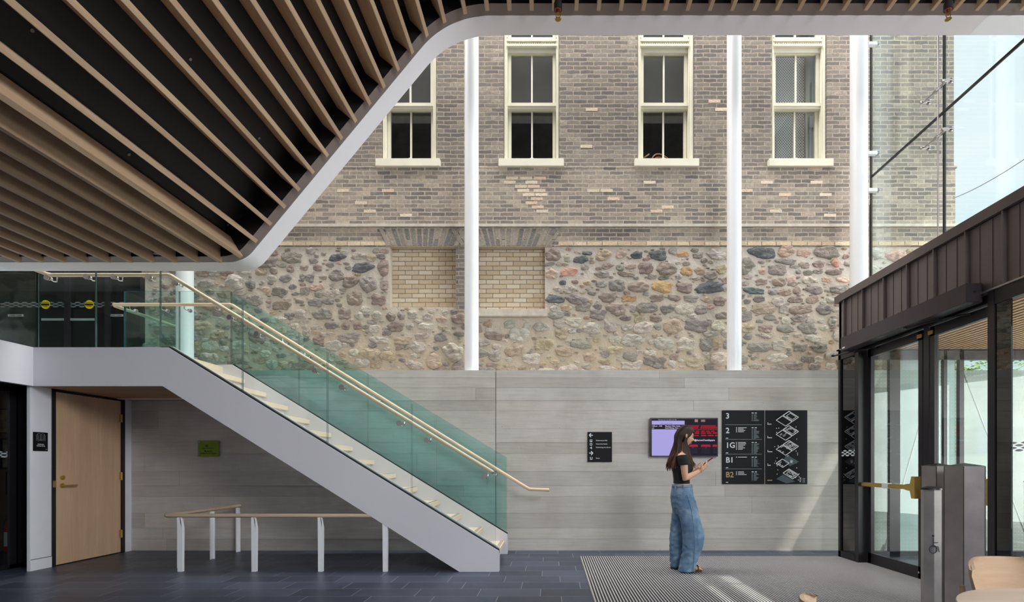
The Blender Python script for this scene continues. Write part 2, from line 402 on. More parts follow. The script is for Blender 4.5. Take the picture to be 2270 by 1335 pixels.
def slate():
    m, t, b = newmat('slate_tile'); g = N(t, 'ShaderNodeNewGeometry'); sp = N(t, 'ShaderNodeSeparateXYZ'); t.links.new(g.outputs['Position'], sp.inputs[0])
    yy = math_(t, 'DIVIDE', math_(t, 'SUBTRACT', sp.outputs[1], 5.032), .3); row = math_(t, 'FLOOR', yy); fy = math_(t, 'FRACT', yy)
    xx = math_(t, 'DIVIDE', math_(t, 'ADD', math_(t, 'ADD', sp.outputs[0], 3.104), math_(t, 'MULTIPLY', row, .2)), .6)
    colm = math_(t, 'FLOOR', xx); fx = math_(t, 'FRACT', xx)
    ly = math_(t, 'LESS_THAN', math_(t, 'MINIMUM', fy, math_(t, 'SUBTRACT', 1.0, fy)), .0065)
    lx = math_(t, 'LESS_THAN', math_(t, 'MINIMUM', fx, math_(t, 'SUBTRACT', 1.0, fx)), .0042)
    ln = math_(t, 'MAXIMUM', ly, lx)
    wn = N(t, 'ShaderNodeTexWhiteNoise', noise_dimensions='2D'); cb = N(t, 'ShaderNodeCombineXYZ'); t.links.new(row, cb.inputs[0]); t.links.new(colm, cb.inputs[1]); t.links.new(cb.outputs[0], wn.inputs['Vector'])
    cl = noise_(t, g.outputs['Position'], 1.7, 6, .6)
    fac = math_(t, 'ADD', math_(t, 'MULTIPLY', wn.outputs['Value'], .45), math_(t, 'MULTIPLY', cl, .75))
    c = ramp(t, fac, [(.25, (44, 50, 63)), (.6, (58, 65, 82)), (.95, (76, 83, 100))])
    c = mixc(t, ln, c, lin((142, 143, 152)))
    t.links.new(c, b.inputs['Base Color'])
    r = math_(t, 'ADD', math_(t, 'MULTIPLY', cl, .22), .30); t.links.new(r, b.inputs['Roughness'])
    h = math_(t, 'SUBTRACT', math_(t, 'MULTIPLY', noise_(t, g.outputs['Position'], 9, 5), .3), ln); bump(t, b, h, .25, .003); return m
M_slate = slate()
# ================================================================ SETTING
YW = 7.70; YB = 8.60
mb = MB(); mb.box(-12, 9, -8, 8.6, -.15, 0); struct(mb.build('floor', M_slate))
mb = MB(); mb.box(-60, 60, 8.6, 90, -.25, -.1); mb.box(9, 60, -30, 8.6, -.25, -.1); mb.box(-60, -12, -30, 8.6, -.25, -.1); mb.box(-12, 9, -30, -8, -.25, -.1)
struct(mb.build('ground', simple('grey_paving', (150, 148, 144), .9, var=.08)))

# concrete wall cast against boards: every board its own tone and depth
def board_wall():
    rng = random.Random(5); mb = MB()
    rows = [(VY-y)/152.8+CH for y in (821, 838, 860, 888, 911, 951, 981, 1006, 1045, 1077, 1101, 1138, 1171, 1195)]+[0]
    for z1, z0 in zip(rows[:-1], rows[1:]):
        x = -9.4
        while x < 11:
            L = rng.uniform(2.2, 5.4); xe = min(11, x+L)
            if x < WX(1098, YW) < xe: xe = WX(1098, YW)
            d = rng.uniform(0, .004); k = rng.choice((.86, .92, .96, 1.0, 1.02, 1.04))*rng.uniform(.98, 1.02); w = rng.uniform(-.012, .012)
            mb.col = (k+w, k, k-w)
            g = .0011
            mb.box(x+g, xe-g, YW-.006+d, YW+.25, z0+g, z1-g)
            x = xe
            if abs(x-WX(1098, YW)) < 1e-6: x += .012
    mb.col = (.55, .54, .53); mb.box(-9.4, 11, YW+.004, YW+.2, 0, 2.60)
    mb.col = (.95, .93, .9); mb.box(-9.4, 11, YW+.2, YB+.3, 0, 2.60)
    return mb.build('wall_rear', M_conc, fix=False)
wr = struct(board_wall(), 'board-formed concrete wall below the stone wall')

# ---- heritage building: brick above, rubble stone below
BX0 = -6.62; BX1 = 6.55; ZS = WZ(546, YB); ZT = 9.6
win = [(832, 975, 845, 967), (1105, 1250, 1116, 1240), (1407, 1550, 1414, 1540), (1705, 1848, 1713, 1835)]
ZL = WZ(370, YB)          # ledge line below the windows
ZSILL = WZ(368, YB); ZSILLT = WZ(351, YB)
def wall_with_holes(mb, x0, x1, z0, z1, holes, y0, y1, mi=0):
    xs = sorted({x0, x1, *[h[0] for h in holes], *[h[1] for h in holes]}); zs = sorted({z0, z1, *[h[2] for h in holes], *[h[3] for h in holes]})
    for xa, xb in zip(xs[:-1], xs[1:]):
        for za, zb in zip(zs[:-1], zs[1:]):
            cx, cz = (xa+xb)/2, (za+zb)/2
            if any(h[0] < cx < h[1] and h[2] < cz < h[3] for h in holes): continue
            mb.box(xa, xb, y0, y1, za, zb, mi)
holes = [(WX(a[2], YB), WX(a[3], YB), ZSILLT, 9.0) for a in win]
for a in (2.3,): holes.append((WX(2000+14, YB), WX(2000+100, YB), ZSILLT, 9.0))
holes = holes[:4]
mb = MB(); wall_with_holes(mb, BX0, BX1, ZL, ZT, holes, YB+.03, YB+.4)
bw = struct(mb.build('wall_back', M_brick), 'old grey brick wall of the heritage building')
pa = (WX(864, YB), WX(1010, YB), WZ(680, YB), WZ(546, YB)); pb = (WX(1050, YB), WX(1208, YB), WZ(687, YB), WZ(546, YB))
mb = MB(); mb.box(BX0, BX1, YB, YB+.4, ZS, ZL)
mb.build('lower_brick_band', M_brick2, bw)
mb = MB(); mb.box(BX1-.02, BX1, YB+.05, 14, 0, ZT); mb.box(BX0, BX1, YB+.3, YB+.5, 2.3, 2.62)
mb.build('side_wall', M_brick, bw)
# dentil string courses
mb = MB(); mb.box(BX0, BX1+.03, YB-.035, YB+.02, WZ(504, YB), WZ(498, YB)); mb.build('stone_string_course', M_sill, bw)
mb = MB(); mb.box(BX0, BX1+.03, YB-.004, YB+.03, WZ(372, YB), WZ(368, YB)); mb.build('ledge_course', M_brick2, bw)
mb = MB(); wall_with_holes(mb, BX0+.02, BX1, 2.3, ZS, [pa, pb], YB+.02, YB+.4); 
mb.build('mortar_bed', M_mortar, bw)
# brick pier between the two blocked openings and quoins
mb = MB(); mb.box(WX(1011, YB), WX(1050, YB), YB+.004, YB+.1, WZ(690, YB), ZS); mb.build('brick_pier', M_brick, bw)
for nm, p in (('blocked_opening', pa), ('blocked_opening', pb)):
    mb = MB(); mb.box(p[0]-.01, p[1]+.01, YB+.13, YB+.25, p[2]-.01, p[3]+.01); o = mb.build(nm, M_brickt, bw); o['label'] = 'tan brick infill of a blocked window opening'
mb = MB(); mb.bbox(WX(1047, YB), WX(1212, YB), YB-.05, YB+.14, WZ(703, YB), WZ(687, YB), .008); mb.build('stone_sill', M_sill, bw)
# flat arches of soldier bricks
rng = random.Random(3)
def arch(x0, x1, za, zb):
    mb = MB(); mb.col = lin((178, 166, 146))[:3]; mb.box(x0-.06, x1+.06, YB-.006, YB+.1, za, zb)
    n = int((x1-x0+.1)/.078); cx = (x0+x1)/2
    for i in range(n):
        x = x0-.05+(x1-x0+.1)*(i+.5)/n; tl = (x-cx)*.28
        z = za+.012; h = zb-za-.02
        cut = rng.choice((0, .35, .65))
        segs = [(0, 1)] if not cut else [(0, cut-.03), (cut+.03, 1)]
        for a, b in segs:
            g = rng.choice([(104, 101, 101), (116, 112, 109), (128, 122, 114), (98, 97, 100), (140, 132, 122)]); mb.col = lin(g)[:3]
            za_, zb_ = z+h*a, z+h*b; w = .031
            xa, xb = x+tl*a*.9, x+tl*b*.9; y0 = YB-.014-rng.random()*.005; y1 = YB+.05
            mb.hexa([(xa-w, y0, za_), (xa+w, y0, za_), (xa+w, y1, za_), (xa-w, y1, za_), (xb-w, y0, zb_), (xb+w, y0, zb_), (xb+w, y1, zb_), (xb-w, y1, zb_)])
    mb.build('flat_arch', M_archb, bw)
arch(pa[0], pa[1], WZ(547, YB), WZ(507, YB)); arch(WX(1028, YB), WX(1216, YB), WZ(547, YB), WZ(507, YB))

# tan course under the brick band and single replaced light bricks
mb = MB(); rng = random.Random(31); x = BX0
while x < BX1-.25:
    L = rng.uniform(.2, .26)
    if not (pa[0]-.1 < x < pb[1]+.15):
        mb.col = lin(rng.choice([(204, 186, 152), (196, 176, 146), (208, 192, 164), (188, 168, 140)]))[:3]
        mb.box(x+.006, x+L-.006, YB-.006-rng.random()*.004, YB+.05, ZS+.012, ZS+.072)
    x += L
PB = ((1135, 399), (1166, 399), (1197, 399), (1178, 409), (1155, 418), (1183, 418), (1160, 428), (1196, 428), (1172, 437), (1200, 437), (1190, 446), (1178, 456), (1192, 463), (1202, 473), (1130, 408), (1315, 425), (1345, 424), (1480, 462), (1455, 470), (1740, 434), (1655, 426), (1700, 413), (1830, 438), (1840, 479), (1300, 330), (1585, 223), (1600, 241), (1312, 240), (820, 470), (900, 478), (860, 430), (800, 452), (1440, 405), (1360, 442), (760, 430), (1720, 470), (1810, 410))
for px, py in PB:
    z0 = ZS+round((WZ(py, YB)-ZS)/.0668)*.0668; x0 = WX(px, YB); mb.col = lin(rng.choice([(208, 188, 164), (204, 178, 158), (200, 186, 164), (214, 200, 180)]))[:3]
    mb.box(x0-.097, x0+.097, YB-.004 if py > 370 else YB+.026, YB+.05, z0+.008, z0+.058)
mb.build('light_bricks', M_archb, bw)
# ---- rubble stones
PAL = dict(g=(142, 137, 129), d=(88, 94, 101), p=(196, 168, 152), t=(176, 160, 136), b=(148, 132, 122), l=(182, 175, 163), o=(180, 146, 106), r=(204, 156, 138))
ZA = "125,118,180,125,b;90,218,95,45,g;220,218,115,40,t;112,320,150,100,p;300,300,185,85,r;485,98,110,40,d;275,155,75,75,l;418,170,160,75,d;660,125,160,115,t;845,110,110,90,p;1015,118,120,75,d;1240,122,170,100,d;1505,108,130,60,o;1660,122,120,65,g;1850,110,200,100,l;700,235,125,60,b;838,252,80,70,g;952,243,105,50,b;1105,260,170,130,b;1325,260,215,140,b;1540,290,140,90,o;1680,285,115,80,t;1905,270,120,90,t;645,320,155,75,g;905,325,180,55,b;230,412,75,50,d;360,402,90,45,b;490,415,80,45,t;800,440,180,120,g;1030,455,215,110,b;1285,455,230,120,o;1520,465,175,105,b;1787,465,305,115,d;300,485,130,90,l;145,585,205,85,d;375,590,230,95,g;695,570,185,90,b;930,580,185,70,o;1225,575,160,75,b;1405,570,140,60,b;1585,580,160,70,g;1750,590,105,60,p;1895,610,130,95,b;790,690,200,110,b;1115,675,235,115,g;1330,685,150,95,g;1520,690,180,110,l;1690,695,130,100,g;150,755,170,75,g;1650,865,270,130,g;1395,880,200,150,t;1085,890,210,115,l;535,895,190,120,l;730,880,130,110,l;1300,1055,210,130,l;1535,1070,230,140,l;1740,1065,135,140,g;410,1070,230,75,g;945,1195,160,90,g;1410,1200,90,70,b;510,1195,140,100,p;960,1290,230,100,l"
ZB = "430,95,270,105,d;685,80,175,120,p;875,100,140,80,p;1120,90,265,120,g;265,240,130,180,g;685,185,235,65,g;590,275,200,110,g;875,225,110,60,b;1210,205,100,75,r;1035,215,130,70,b;435,292,75,60,p;1190,300,170,60,b;915,305,100,55,g;425,405,145,70,b;610,405,150,85,b;350,497,215,70,d;540,510,100,60,g;670,515,140,65,b;800,495,85,80,b;985,490,170,80,g;1245,480,200,90,g;1115,380,120,50,p;1285,380,155,50,p;780,590,160,65,b;965,595,135,75,b;440,685,260,110,t;660,700,100,80,l;845,695,240,100,b;1085,700,180,95,g;270,895,150,100,t;470,895,170,80,b;675,900,180,80,g;905,895,190,100,g;1180,830,90,80,l;400,1090,260,100,g;605,1080,140,110,l;840,1095,180,90,g;1040,1095,165,110,g;780,1285,190,100,g;980,1300,130,80,g;1160,1300,120,80,l"
ZC = "575,40,165,100,g;968,42,145,60,d;1160,30,130,60,l;1190,130,190,85,d;1370,130,90,130,b;560,140,75,60,b;415,155,70,60,b;305,165,100,60,t;800,130,80,60,b;680,130,75,45,b;75,255,150,120,l;215,275,85,70,g;515,225,110,60,g;665,205,50,50,g;845,215,80,35,b;1085,255,135,95,b;1245,270,140,145,g;1380,280,75,100,b;580,297,65,45,g;690,335,85,75,g;350,320,85,50,p;1120,395,145,120,b;1330,410,140,100,b;890,425,95,50,g;490,460,160,80,b;640,425,85,35,g;550,550,90,60,g;645,535,105,80,l;850,535,185,95,g;1035,530,125,105,b;1160,550,75,60,l;1315,545,95,75,l;1435,555,85,80,b;1525,545,65,70,g;1625,540,90,70,l;1760,560,105,60,l;1880,580,90,50,p;915,630,120,70,g;1045,640,75,65,b;1145,635,75,65,b;1740,640,140,60,l;1075,740,210,90,g;1335,760,165,60,l;1540,765,155,70,t;1705,725,130,55,l;1250,870,180,80,t;1635,975,140,75,l;1815,945,130,130,t;790,655,100,40,l;685,645,60,40,l;880,710,130,35,l;600,640,80,60,l;340,880,95,65,l;405,975,110,80,l"
stones = []
for s_, ox, oy, sc in ((ZA, 1200, 540, 4.769), (ZB, 1600, 540, 4.767), (ZC, 500, 560, 3.926)):
    for e in s_.split(';'):
        a, b, w, h, c = e.split(','); px = ox+float(a)/sc; py = oy+float(b)/sc
        stones.append((WX(px, YB), WZ(py, YB), float(w)/sc/136.7/2, float(h)/sc/136.7/2, c))
arr = [(s[0], s[1], s[2], s[3]) for s in stones]
def free(x, z, a, b):
    for p in (pa, pb):
        if p[0]-a*.9 < x < p[1]+a*.9 and p[2]-b < z < p[3]+b*.9: return False
    if WX(1008, YB)-a*.9 < x < WX(1053, YB)+a*.9 and z > WZ(690, YB): return False
    if WX(1045, YB)-a*.9 < x < WX(1214, YB)+a*.9 and z > WZ(706, YB)-b: return False
    A = np.array(arr); dx = (A[:, 0]-x)/(A[:, 2]+a+.008); dz = (A[:, 1]-z)/(A[:, 3]+b+.008)
    return bool(np.all(dx**4+dz**4 > .62))
rng = random.Random(11)
for cnt, (amin, amax), (r0, r1) in ((700, (.12, .19), (.4, .75)), (1800, (.07, .13), (.4, .85)), (3400, (.04, .08), (.4, .8)), (3000, (.022, .045), (.35, .7))):
    for _ in range(cnt):
        a = rng.uniform(amin, amax); b = a*rng.uniform(r0, r1); x = rng.uniform(BX0+.1, BX1-.1); z = rng.uniform(2.5, ZS-b-.01)
        if z+b > ZS-.01 or not free(x, z, a, b): continue
        c = rng.choice('gggglllbbtpt' if z > 3.6 else 'ggglllllttbl'); stones.append((x, z, a, b, c)); arr.append((x, z, a, b))
mb = MB(); rng = random.Random(21)
for (x, z, a, b, c) in stones:
    base = PAL[c]; k = rng.uniform(.92, 1.08); mb.col = lin(tuple(min(255, v*k+rng.uniform(-3, 3)) for v in base))[:3]
    n = 26 if a > .08 else 14; pw = rng.uniform(2.2, 3.6); ph = rng.uniform(0, 9); tilt = rng.uniform(-.16, .16)
    rim = []
    for j in range(n):
        t = 2*PI*j/n; ct, st = math.cos(t), math.sin(t)
        r = (abs(ct)**pw+abs(st)**pw)**(-1/pw)*(1.0+.30*noise.noise((ct*1.5+ph, st*1.5, ph))+.16*noise.noise((ct*4+ph, st*4, ph)))
        u, w = a*r*ct, b*r*st; rim.append((u-w*tilt, w+u*tilt))
    H = min(.034, .2*min(a, b)+.010)*rng.uniform(.7, 1.3); vs = []
    rings = ((1.0, -.025), (.985, .32), (.93, .66), (.80, .86), (.6, .95), (.36, .99), (.15, 1.0))
    for sc_, hh in rings:
        for (u, w) in rim:
            q = (noise.noise((u*14*sc_+ph, w*18*sc_, ph))*.9+noise.noise((u*34*sc_+ph, w*44*sc_, ph))*.35)*min(1, max(0, hh-.4)*2)
            vs.append((x+u*sc_, YB+.02-(H*(hh+q) if hh > 0 else -.02), z+w*sc_))
    vs.append((x, YB+.02-H, z))
    fs = [(i*n+j, i*n+(j+1) % n, (i+1)*n+(j+1) % n, (i+1)*n+j) for i in range(6) for j in range(n)]+[(6*n+j, 6*n+(j+1) % n, 7*n) for j in range(n)]
    mb.add(vs, fs)
st = mb.build('field_stones', M_stone, bw, smooth=True)

# ---- sash windows
M_room = simple('dim_room', (104, 98, 90), .9, var=.25, vscale=2)
def expanded_mesh_mat():
    m, t, b = newmat('expanded_metal_screen'); v = coords(t, (1, 1, 1)); sp = N(t, 'ShaderNodeSeparateXYZ'); t.links.new(v, sp.inputs[0])
    X = math_(t, 'DIVIDE', sp.outputs[0], .042); Z = math_(t, 'DIVIDE', sp.outputs[2], .024)
    rowp = math_(t, 'MULTIPLY', math_(t, 'MODULO', math_(t, 'FLOOR', math_(t, 'ADD', Z, 200)), 2), .5)
    fx = math_(t, 'ABSOLUTE', math_(t, 'SUBTRACT', math_(t, 'FRACT', math_(t, 'ADD', math_(t, 'ADD', X, 100), rowp)), .5))
    fz = math_(t, 'ABSOLUTE', math_(t, 'SUBTRACT', math_(t, 'FRACT', math_(t, 'ADD', Z, 200)), .5))
    hole = math_(t, 'LESS_THAN', math_(t, 'ADD', math_(t, 'MULTIPLY', fx, 1.0), math_(t, 'MULTIPLY', fz, .75)), .42)
    tr = N(t, 'ShaderNodeBsdfTransparent'); mx = N(t, 'ShaderNodeMixShader'); b.inputs['Base Color'].default_value = lin((214, 210, 208)); b.inputs['Roughness'].default_value = .6
    t.links.new(hole, mx.inputs[0]); t.links.new(b.outputs[0], mx.inputs[1]); t.links.new(tr.outputs[0], mx.inputs[2]); t.links.new(mx.outputs[0], t.nodes['Material Output'].inputs[0]); return m
def sash_window(i, s0, s1, f0, f1, glassx):
    w = sempty('window_%d' % i, (WX((f0+f1)/2, YB), YB, ZSILLT))
    w['label'] = ['cream sash window half hidden by the ceiling edge', 'cream sash window between the left and middle columns', 'cream sash window with an orange hose behind the pane', 'cream sash window with a white metal screen behind the pane'][i-1]
    g0, g1 = glassx; S = lambda p: WX(p, YB+.12)
    X0, X1 = WX(f0, YB), WX(f1, YB); Z = lambda y: WZ(y, YB+.12)
    zt = 9.0; zb = ZSILLT
    mb = MB(); gx0, gx1 = S(g0), S(g1)
    a0, a1 = gx0-.055, gx1+.055
    mb.box(X0, a0, YB+.07, YB+.24, zb, zt); mb.box(a1, X1, YB+.07, YB+.24, zb, zt)
    mb.box(X0+.012, a0-.03, YB+.05, YB+.1, zb, zt); mb.box(a1+.03, X1-.012, YB+.05, YB+.1, zb, zt)
    mb.build('window_frame', M_cream, w)
    mb = MB(); mb.bbox(WX(s0, YB-.05), WX(s1, YB-.05), YB-.055, YB+.2, WZ(368, YB-.05), WZ(351, YB-.05), .006); mb.build('window_sill', M_cream, w)
    # dentilled transom
    mb = MB(); mb.box(a0, a1, YB+.10, YB+.2, Z(119), Z(87)); mb.box(a0-.01, a1+.01, YB+.06, YB+.12, Z(97), Z(93)); mb.box(a0-.01, a1+.01, YB+.05, YB+.12, Z(109), Z(105)); mb.box(a0-.01, a1+.01, YB+.07, YB+.12, Z(91), Z(88))
    n = 26
    for k in range(n):
        x = a0+(a1-a0)*(k+.5)/n; mb.box(x-.009, x+.009, YB+.075, YB+.12, Z(104.5), Z(98.5))
    mb.build('dentil_transom', M_cream, w)
    def sash(nm, y0, y1, d, topr, botr):
        mb = MB(); gm = (gx0+gx1)/2
        mb.box(gx0-.05, gx0, YB+d, YB+d+.05, Z(y1)-botr, Z(y0)+topr); mb.box(gx1, gx1+.05, YB+d, YB+d+.05, Z(y1)-botr, Z(y0)+topr)
        mb.box(gx0, gx1, YB+d, YB+d+.05, Z(y0), Z(y0)+topr); mb.box(gx0, gx1, YB+d, YB+d+.05, Z(y1)-botr, Z(y1))
        mb.box(gm-.014, gm+.014, YB+d+.008, YB+d+.045, Z(y1), Z(y0))
        s = mb.build(nm, M_cream, w)
        mb = MB(); mb.box(gx0, gx1, YB+d+.02, YB+d+.026, Z(y1), Z(y0)); mb.build('pane', M_glassO, s)
        return s
    sash('upper_sash', 121, 230, .13, .03, .04)
    sash('lower_sash', 242, 349, .17, .03, .03)
    sash('top_sash', 20, 86, .15, .03, .03)
    mb = MB(); mb.box(a0-.015, a1+.015, YB+.085, YB+.16, Z(238), Z(231)); mb.box(a0-.005, a1+.005, YB+.1, YB+.17, Z(243), Z(238)); mb.build('meeting_rail', M_cream, w)
    mb = MB(); mb.ball(((gx0+gx1)/2, YB+.15, Z(349.5)), (.035, .02, .012)); mb.build('sash_lift', M_white, w)
    return w, gx0, gx1, Z
GX = [(864, 954), (1133, 1225), (1427, 1517), (1720, 1810)]
wins = [sash_window(i+1, *win[i], GX[i]) for i in range(4)]
# rooms behind the windows
mb = MB()
for (w, gx0, gx1, Z) in wins:
    mb.box(gx0-.4, gx1+.4, YB+1.6, YB+1.65, 5, 9.2)
    mb.box(gx0-.4, gx1+.4, YB+.4, YB+1.6, 5.6, 5.65); mb.box(gx0-.4, gx1+.4, YB+.4, YB+1.6, 9.15, 9.2)
    mb.box(gx0-.45, gx0-.4, YB+.4, YB+1.6, 5.6, 9.2); mb.box(gx1+.4, gx1+.45, YB+.4, YB+1.6, 5.6, 9.2)
mb.build('room_behind', M_room, bw)
w, gx0, gx1, Z = wins[3]
mb = MB(); mb.box(gx0-.05, gx1-.1, YB+.33, YB+.335, Z(350), Z(100)); mb.build('metal_screen', expanded_mesh_mat(), w)
mb = MB(); mb.box(gx1-.09, gx1+.05, YB+.3, YB+.36, Z(352), Z(100)); mb.build('roller_blind', simple('grey_blind', (176, 178, 176), .8), w)
for k in (0, 1):
    w, gx0, gx1, Z = wins[k+1 if k == 0 else 2]
for k in (0, 1, 2):
    w, gx0, gx1, Z = wins[k]
    mb = MB(); mb.box(gx0-.1, gx1+.1, YB+.32, YB+.325, Z(228), Z(60)); mb.build('roller_blind', simple('charcoal_blind_%d' % k, (70, 68, 66), .9, var=.1), w)
w, gx0, gx1, Z = wins[2]
hose = thing('hose', 'orange hose looped on the sill behind the third window pane', 'hose', (gx0+.2, YB+.27, Z(350)))
xm = WX(1468, YB+.27); z0 = Z(350)
mb = MB(); pts = []
for k in range(0, 46):
    t = k/45; a = -.25+t*(2*PI*1.05)
    pts.append((xm-.02+.16*math.cos(PI*t*1.0+.1)*(1 if k < 99 else 1), YB+.27+.03*math.sin(6*t), z0+.15*math.sin(PI*t)))
mb.tube(pts, .011, 8)
mb.tube([(x*.8+.2*xm, y+.025, z0+(z-z0)*.72) for x, y, z in pts], .011, 8)
mb.tube([(gx0, YB+.27, z0+.07), (gx0+.07, YB+.28, z0+.12), (gx0+.12, YB+.27, z0+.15)], .011, 8)
mb.build('hose_coil', simple('orange_hose', (214, 160, 120), .5), hose, smooth=True)

# ---- white steel columns on the ledge
def column(px, r, Y, ztop, label):
    x = WX(px, Y); c = thing('steel_column', label, 'column', (x, Y, 2.60), 'white columns on the concrete ledge')
    mb = MB(); mb.cyl((x, Y, 2.602), (x, Y, ztop), r, 48); mb.build('shaft', M_white2, c, smooth=40)
    mb = MB(); mb.cyl((x, Y, 2.60), (x, Y, 2.612), r+.006, 48); mb.build('base_ring', M_white2, c, smooth=40)
    return c
column(1045.5, .104, 7.87, 9.3, 'white round column standing between the first two sash windows')
column(1627.5, .104, 7.87, 9.3, 'white round column standing between the third and fourth sash windows')
column(1904, .12, 7.86, 9.3, 'thick white round column beside the glass curtain wall')
column(410, .112, 7.87, 9.3, 'white round column seen through glass beside the stair landing')

# ================================================================ CEILING
def bez(a, b, c, n=10): return [((1-t)**2*a[0]+2*t*(1-t)*b[0]+t*t*c[0], (1-t)**2*a[1]+2*t*(1-t)*b[1]+t*t*c[1]) for t in [i/n for i in range(n+1)]]
S6 = F/6.0
def q6(px, py): return ((px-VX)/S6, CH+(VY-py)/S6)
d_ = (875-693, 235.0-454.5); dl = math.hypot(*d_); dx_, dy_ = d_[0]/dl, d_[1]/dl
cornL = (571, 601); cornH = (1004, 78)
C = [q6(-420, 601)]+[q6(*p) for p in bez((cornL[0]-34, 601), cornL, (cornL[0]+30*dx_, cornL[1]+30*dy_))]
C += [q6(*p) for p in bez((cornH[0]-92*dx_, cornH[1]-92*dy_), cornH, (cornH[0]+96, 78), 14)]
C += [q6(VX+5.40*S6, 78)]
def normals(C):
    ns = []
    for i in range(len(C)):
        a = C[max(0, i-1)]; b = C[min(len(C)-1, i+1)]; tx, tz = b[0]-a[0], b[1]-a[1]; l = math.hypot(tx, tz); ns.append((tz/l, -tx/l))   # pointing down / right
    return ns
NC = normals(C)
def offs(C, NC, d): return [(c[0]+n[0]*d, c[1]+n[1]*d) for c, n in zip(C, NC)]
def strip(mb, P0, y0, P1, y1, mi=0):
    n = len(P0); vs = [(p[0], y0, p[1]) for p in P0]+[(p[0], y1, p[1]) for p in P1]
    mb.add(vs, [(i, i+1, n+i+1, n+i) for i in range(n-1)], mi)
YC0, YC1, YC2 = 5.59, 5.74, 6.0
mb = MB(); strip(mb, C, YC1, C, YC2); up = [(c[0], max(c[1]+.25, 6.62)) for c in C]; strip(mb, C, YC2, up, YC2); strip(mb, C, YC1, offs(C, NC, -.03), YC1)
struct(mb.build('trim_1', M_fascia, fix=False, smooth=40), 'white curved edge band of the folded ceiling')
Cb = offs(C, NC, -.004)
mb = MB(); strip(mb, Cb, YC0, Cb, YC1); strip(mb, Cb, YC0, offs(C, NC, -.22), YC0, 1)
struct(mb.build('trim_2', [M_brown, M_blackc], fix=False, smooth=40), 'dark bronze band of the folded ceiling')
CB = [c for c in C]; CB[-1] = (4.75, C[-1][1]); Bk = offs(CB, NC, -.22)
mb = MB(); strip(mb, Bk, -2.0, Bk, YC0)
mb.box(-9.2, 4.75, -2.0, YC0, 6.55, 6.6, 0); mb.box(-9.2, 5.4, YC0, YC2, 6.55, 6.62, 0)
# washers fixed to the black board
rng = random.Random(8)
L_ = [0]
for a, b in zip(Bk[:-1], Bk[1:]): L_.append(L_[-1]+math.hypot(b[0]-a[0], b[1]-a[1]))
def at_len(P, L, s):
    for i in range(len(P)-1):
        if s <= L[i+1] or i == len(P)-2:
            t = (s-L[i])/max(1e-9, L[i+1]-L[i]); return (P[i][0]+(P[i+1][0]-P[i][0])*t, P[i][1]+(P[i+1][1]-P[i][1])*t), i
for k in range(70):
    s = rng.uniform(3.6, L_[-1]-.5); (x, z), i = at_len(Bk, L_, s); n = NC[i]; y = rng.choice((5.5, 5.2, 4.7, 4.2, 3.7, 3.2, 2.8))+rng.uniform(-.1, .1)
    mb.tube([(x+n[0]*.002, y, z+n[1]*.002), (x+n[0]*.005, y, z+n[1]*.005)], .012, 10, 1)
struct(mb.build('ceiling', [M_blackc, simple('washer_metal', (150, 145, 142), .5, metal=.5)], fix=False))
# wooden slats
Cs = offs(C, NC, .05); Ls = [0]
for a, b in zip(Cs[:-1], Cs[1:]): Ls.append(Ls[-1]+math.hypot(b[0]-a[0], b[1]-a[1]))
NS = normals(Cs)
# arc length of the slat whose end shows at px (1077,12), depth 5.6
x_ref = WX(1079, 5.6); s_ref = None
for k in range(4000):
    s = k*.005
    if s > Ls[-1]: break
    p, i = at_len(Cs, Ls, s)
    if p[0] >= x_ref: s_ref = s; break
SP = .2355
sc_t = thing('slatted_ceiling', 'long pale timber slats running under the folded black ceiling', 'slatted ceiling', (0, 5.62, 3.4))
base = MB(); base.bbox(-.021, .021, -7.4, 0, 0, .235, .0025); slat_me = base.mesh('ceiling_slat', M_slat)
j0 = -int(s_ref/SP); cnt = [0, 0, 0]
for j in range(j0, 40):
    s = s_ref+j*SP
    if s > Ls[-1]-.03: break
    p, i = at_len(Cs, Ls, s)
    if p[0] < -6.35 or p[0] > 4.98: continue
    t = (s-Ls[i])/(Ls[i+1]-Ls[i]) if i < len(NS)-1 else 0
    n = Vector((NS[i][0]*(1-t)+NS[i+1][0]*t, 0, NS[i][1]*(1-t)+NS[i+1][1]*t)).normalized()
    o = bpy.data.objects.new('ceiling_slat', slat_me); COL.objects.link(o)
    o.parent = sc_t; o.location = (p[0], 0, p[1]-3.4); o.rotation_euler = (0, math.atan2(-n.x, -n.z), 0)
    zone = 0 if j < -20 else (1 if j < -2 else 2)
    if p[0] < -3.48: zone = 0
    elif p[0] < -1.2: zone = 1
    else: zone = 2

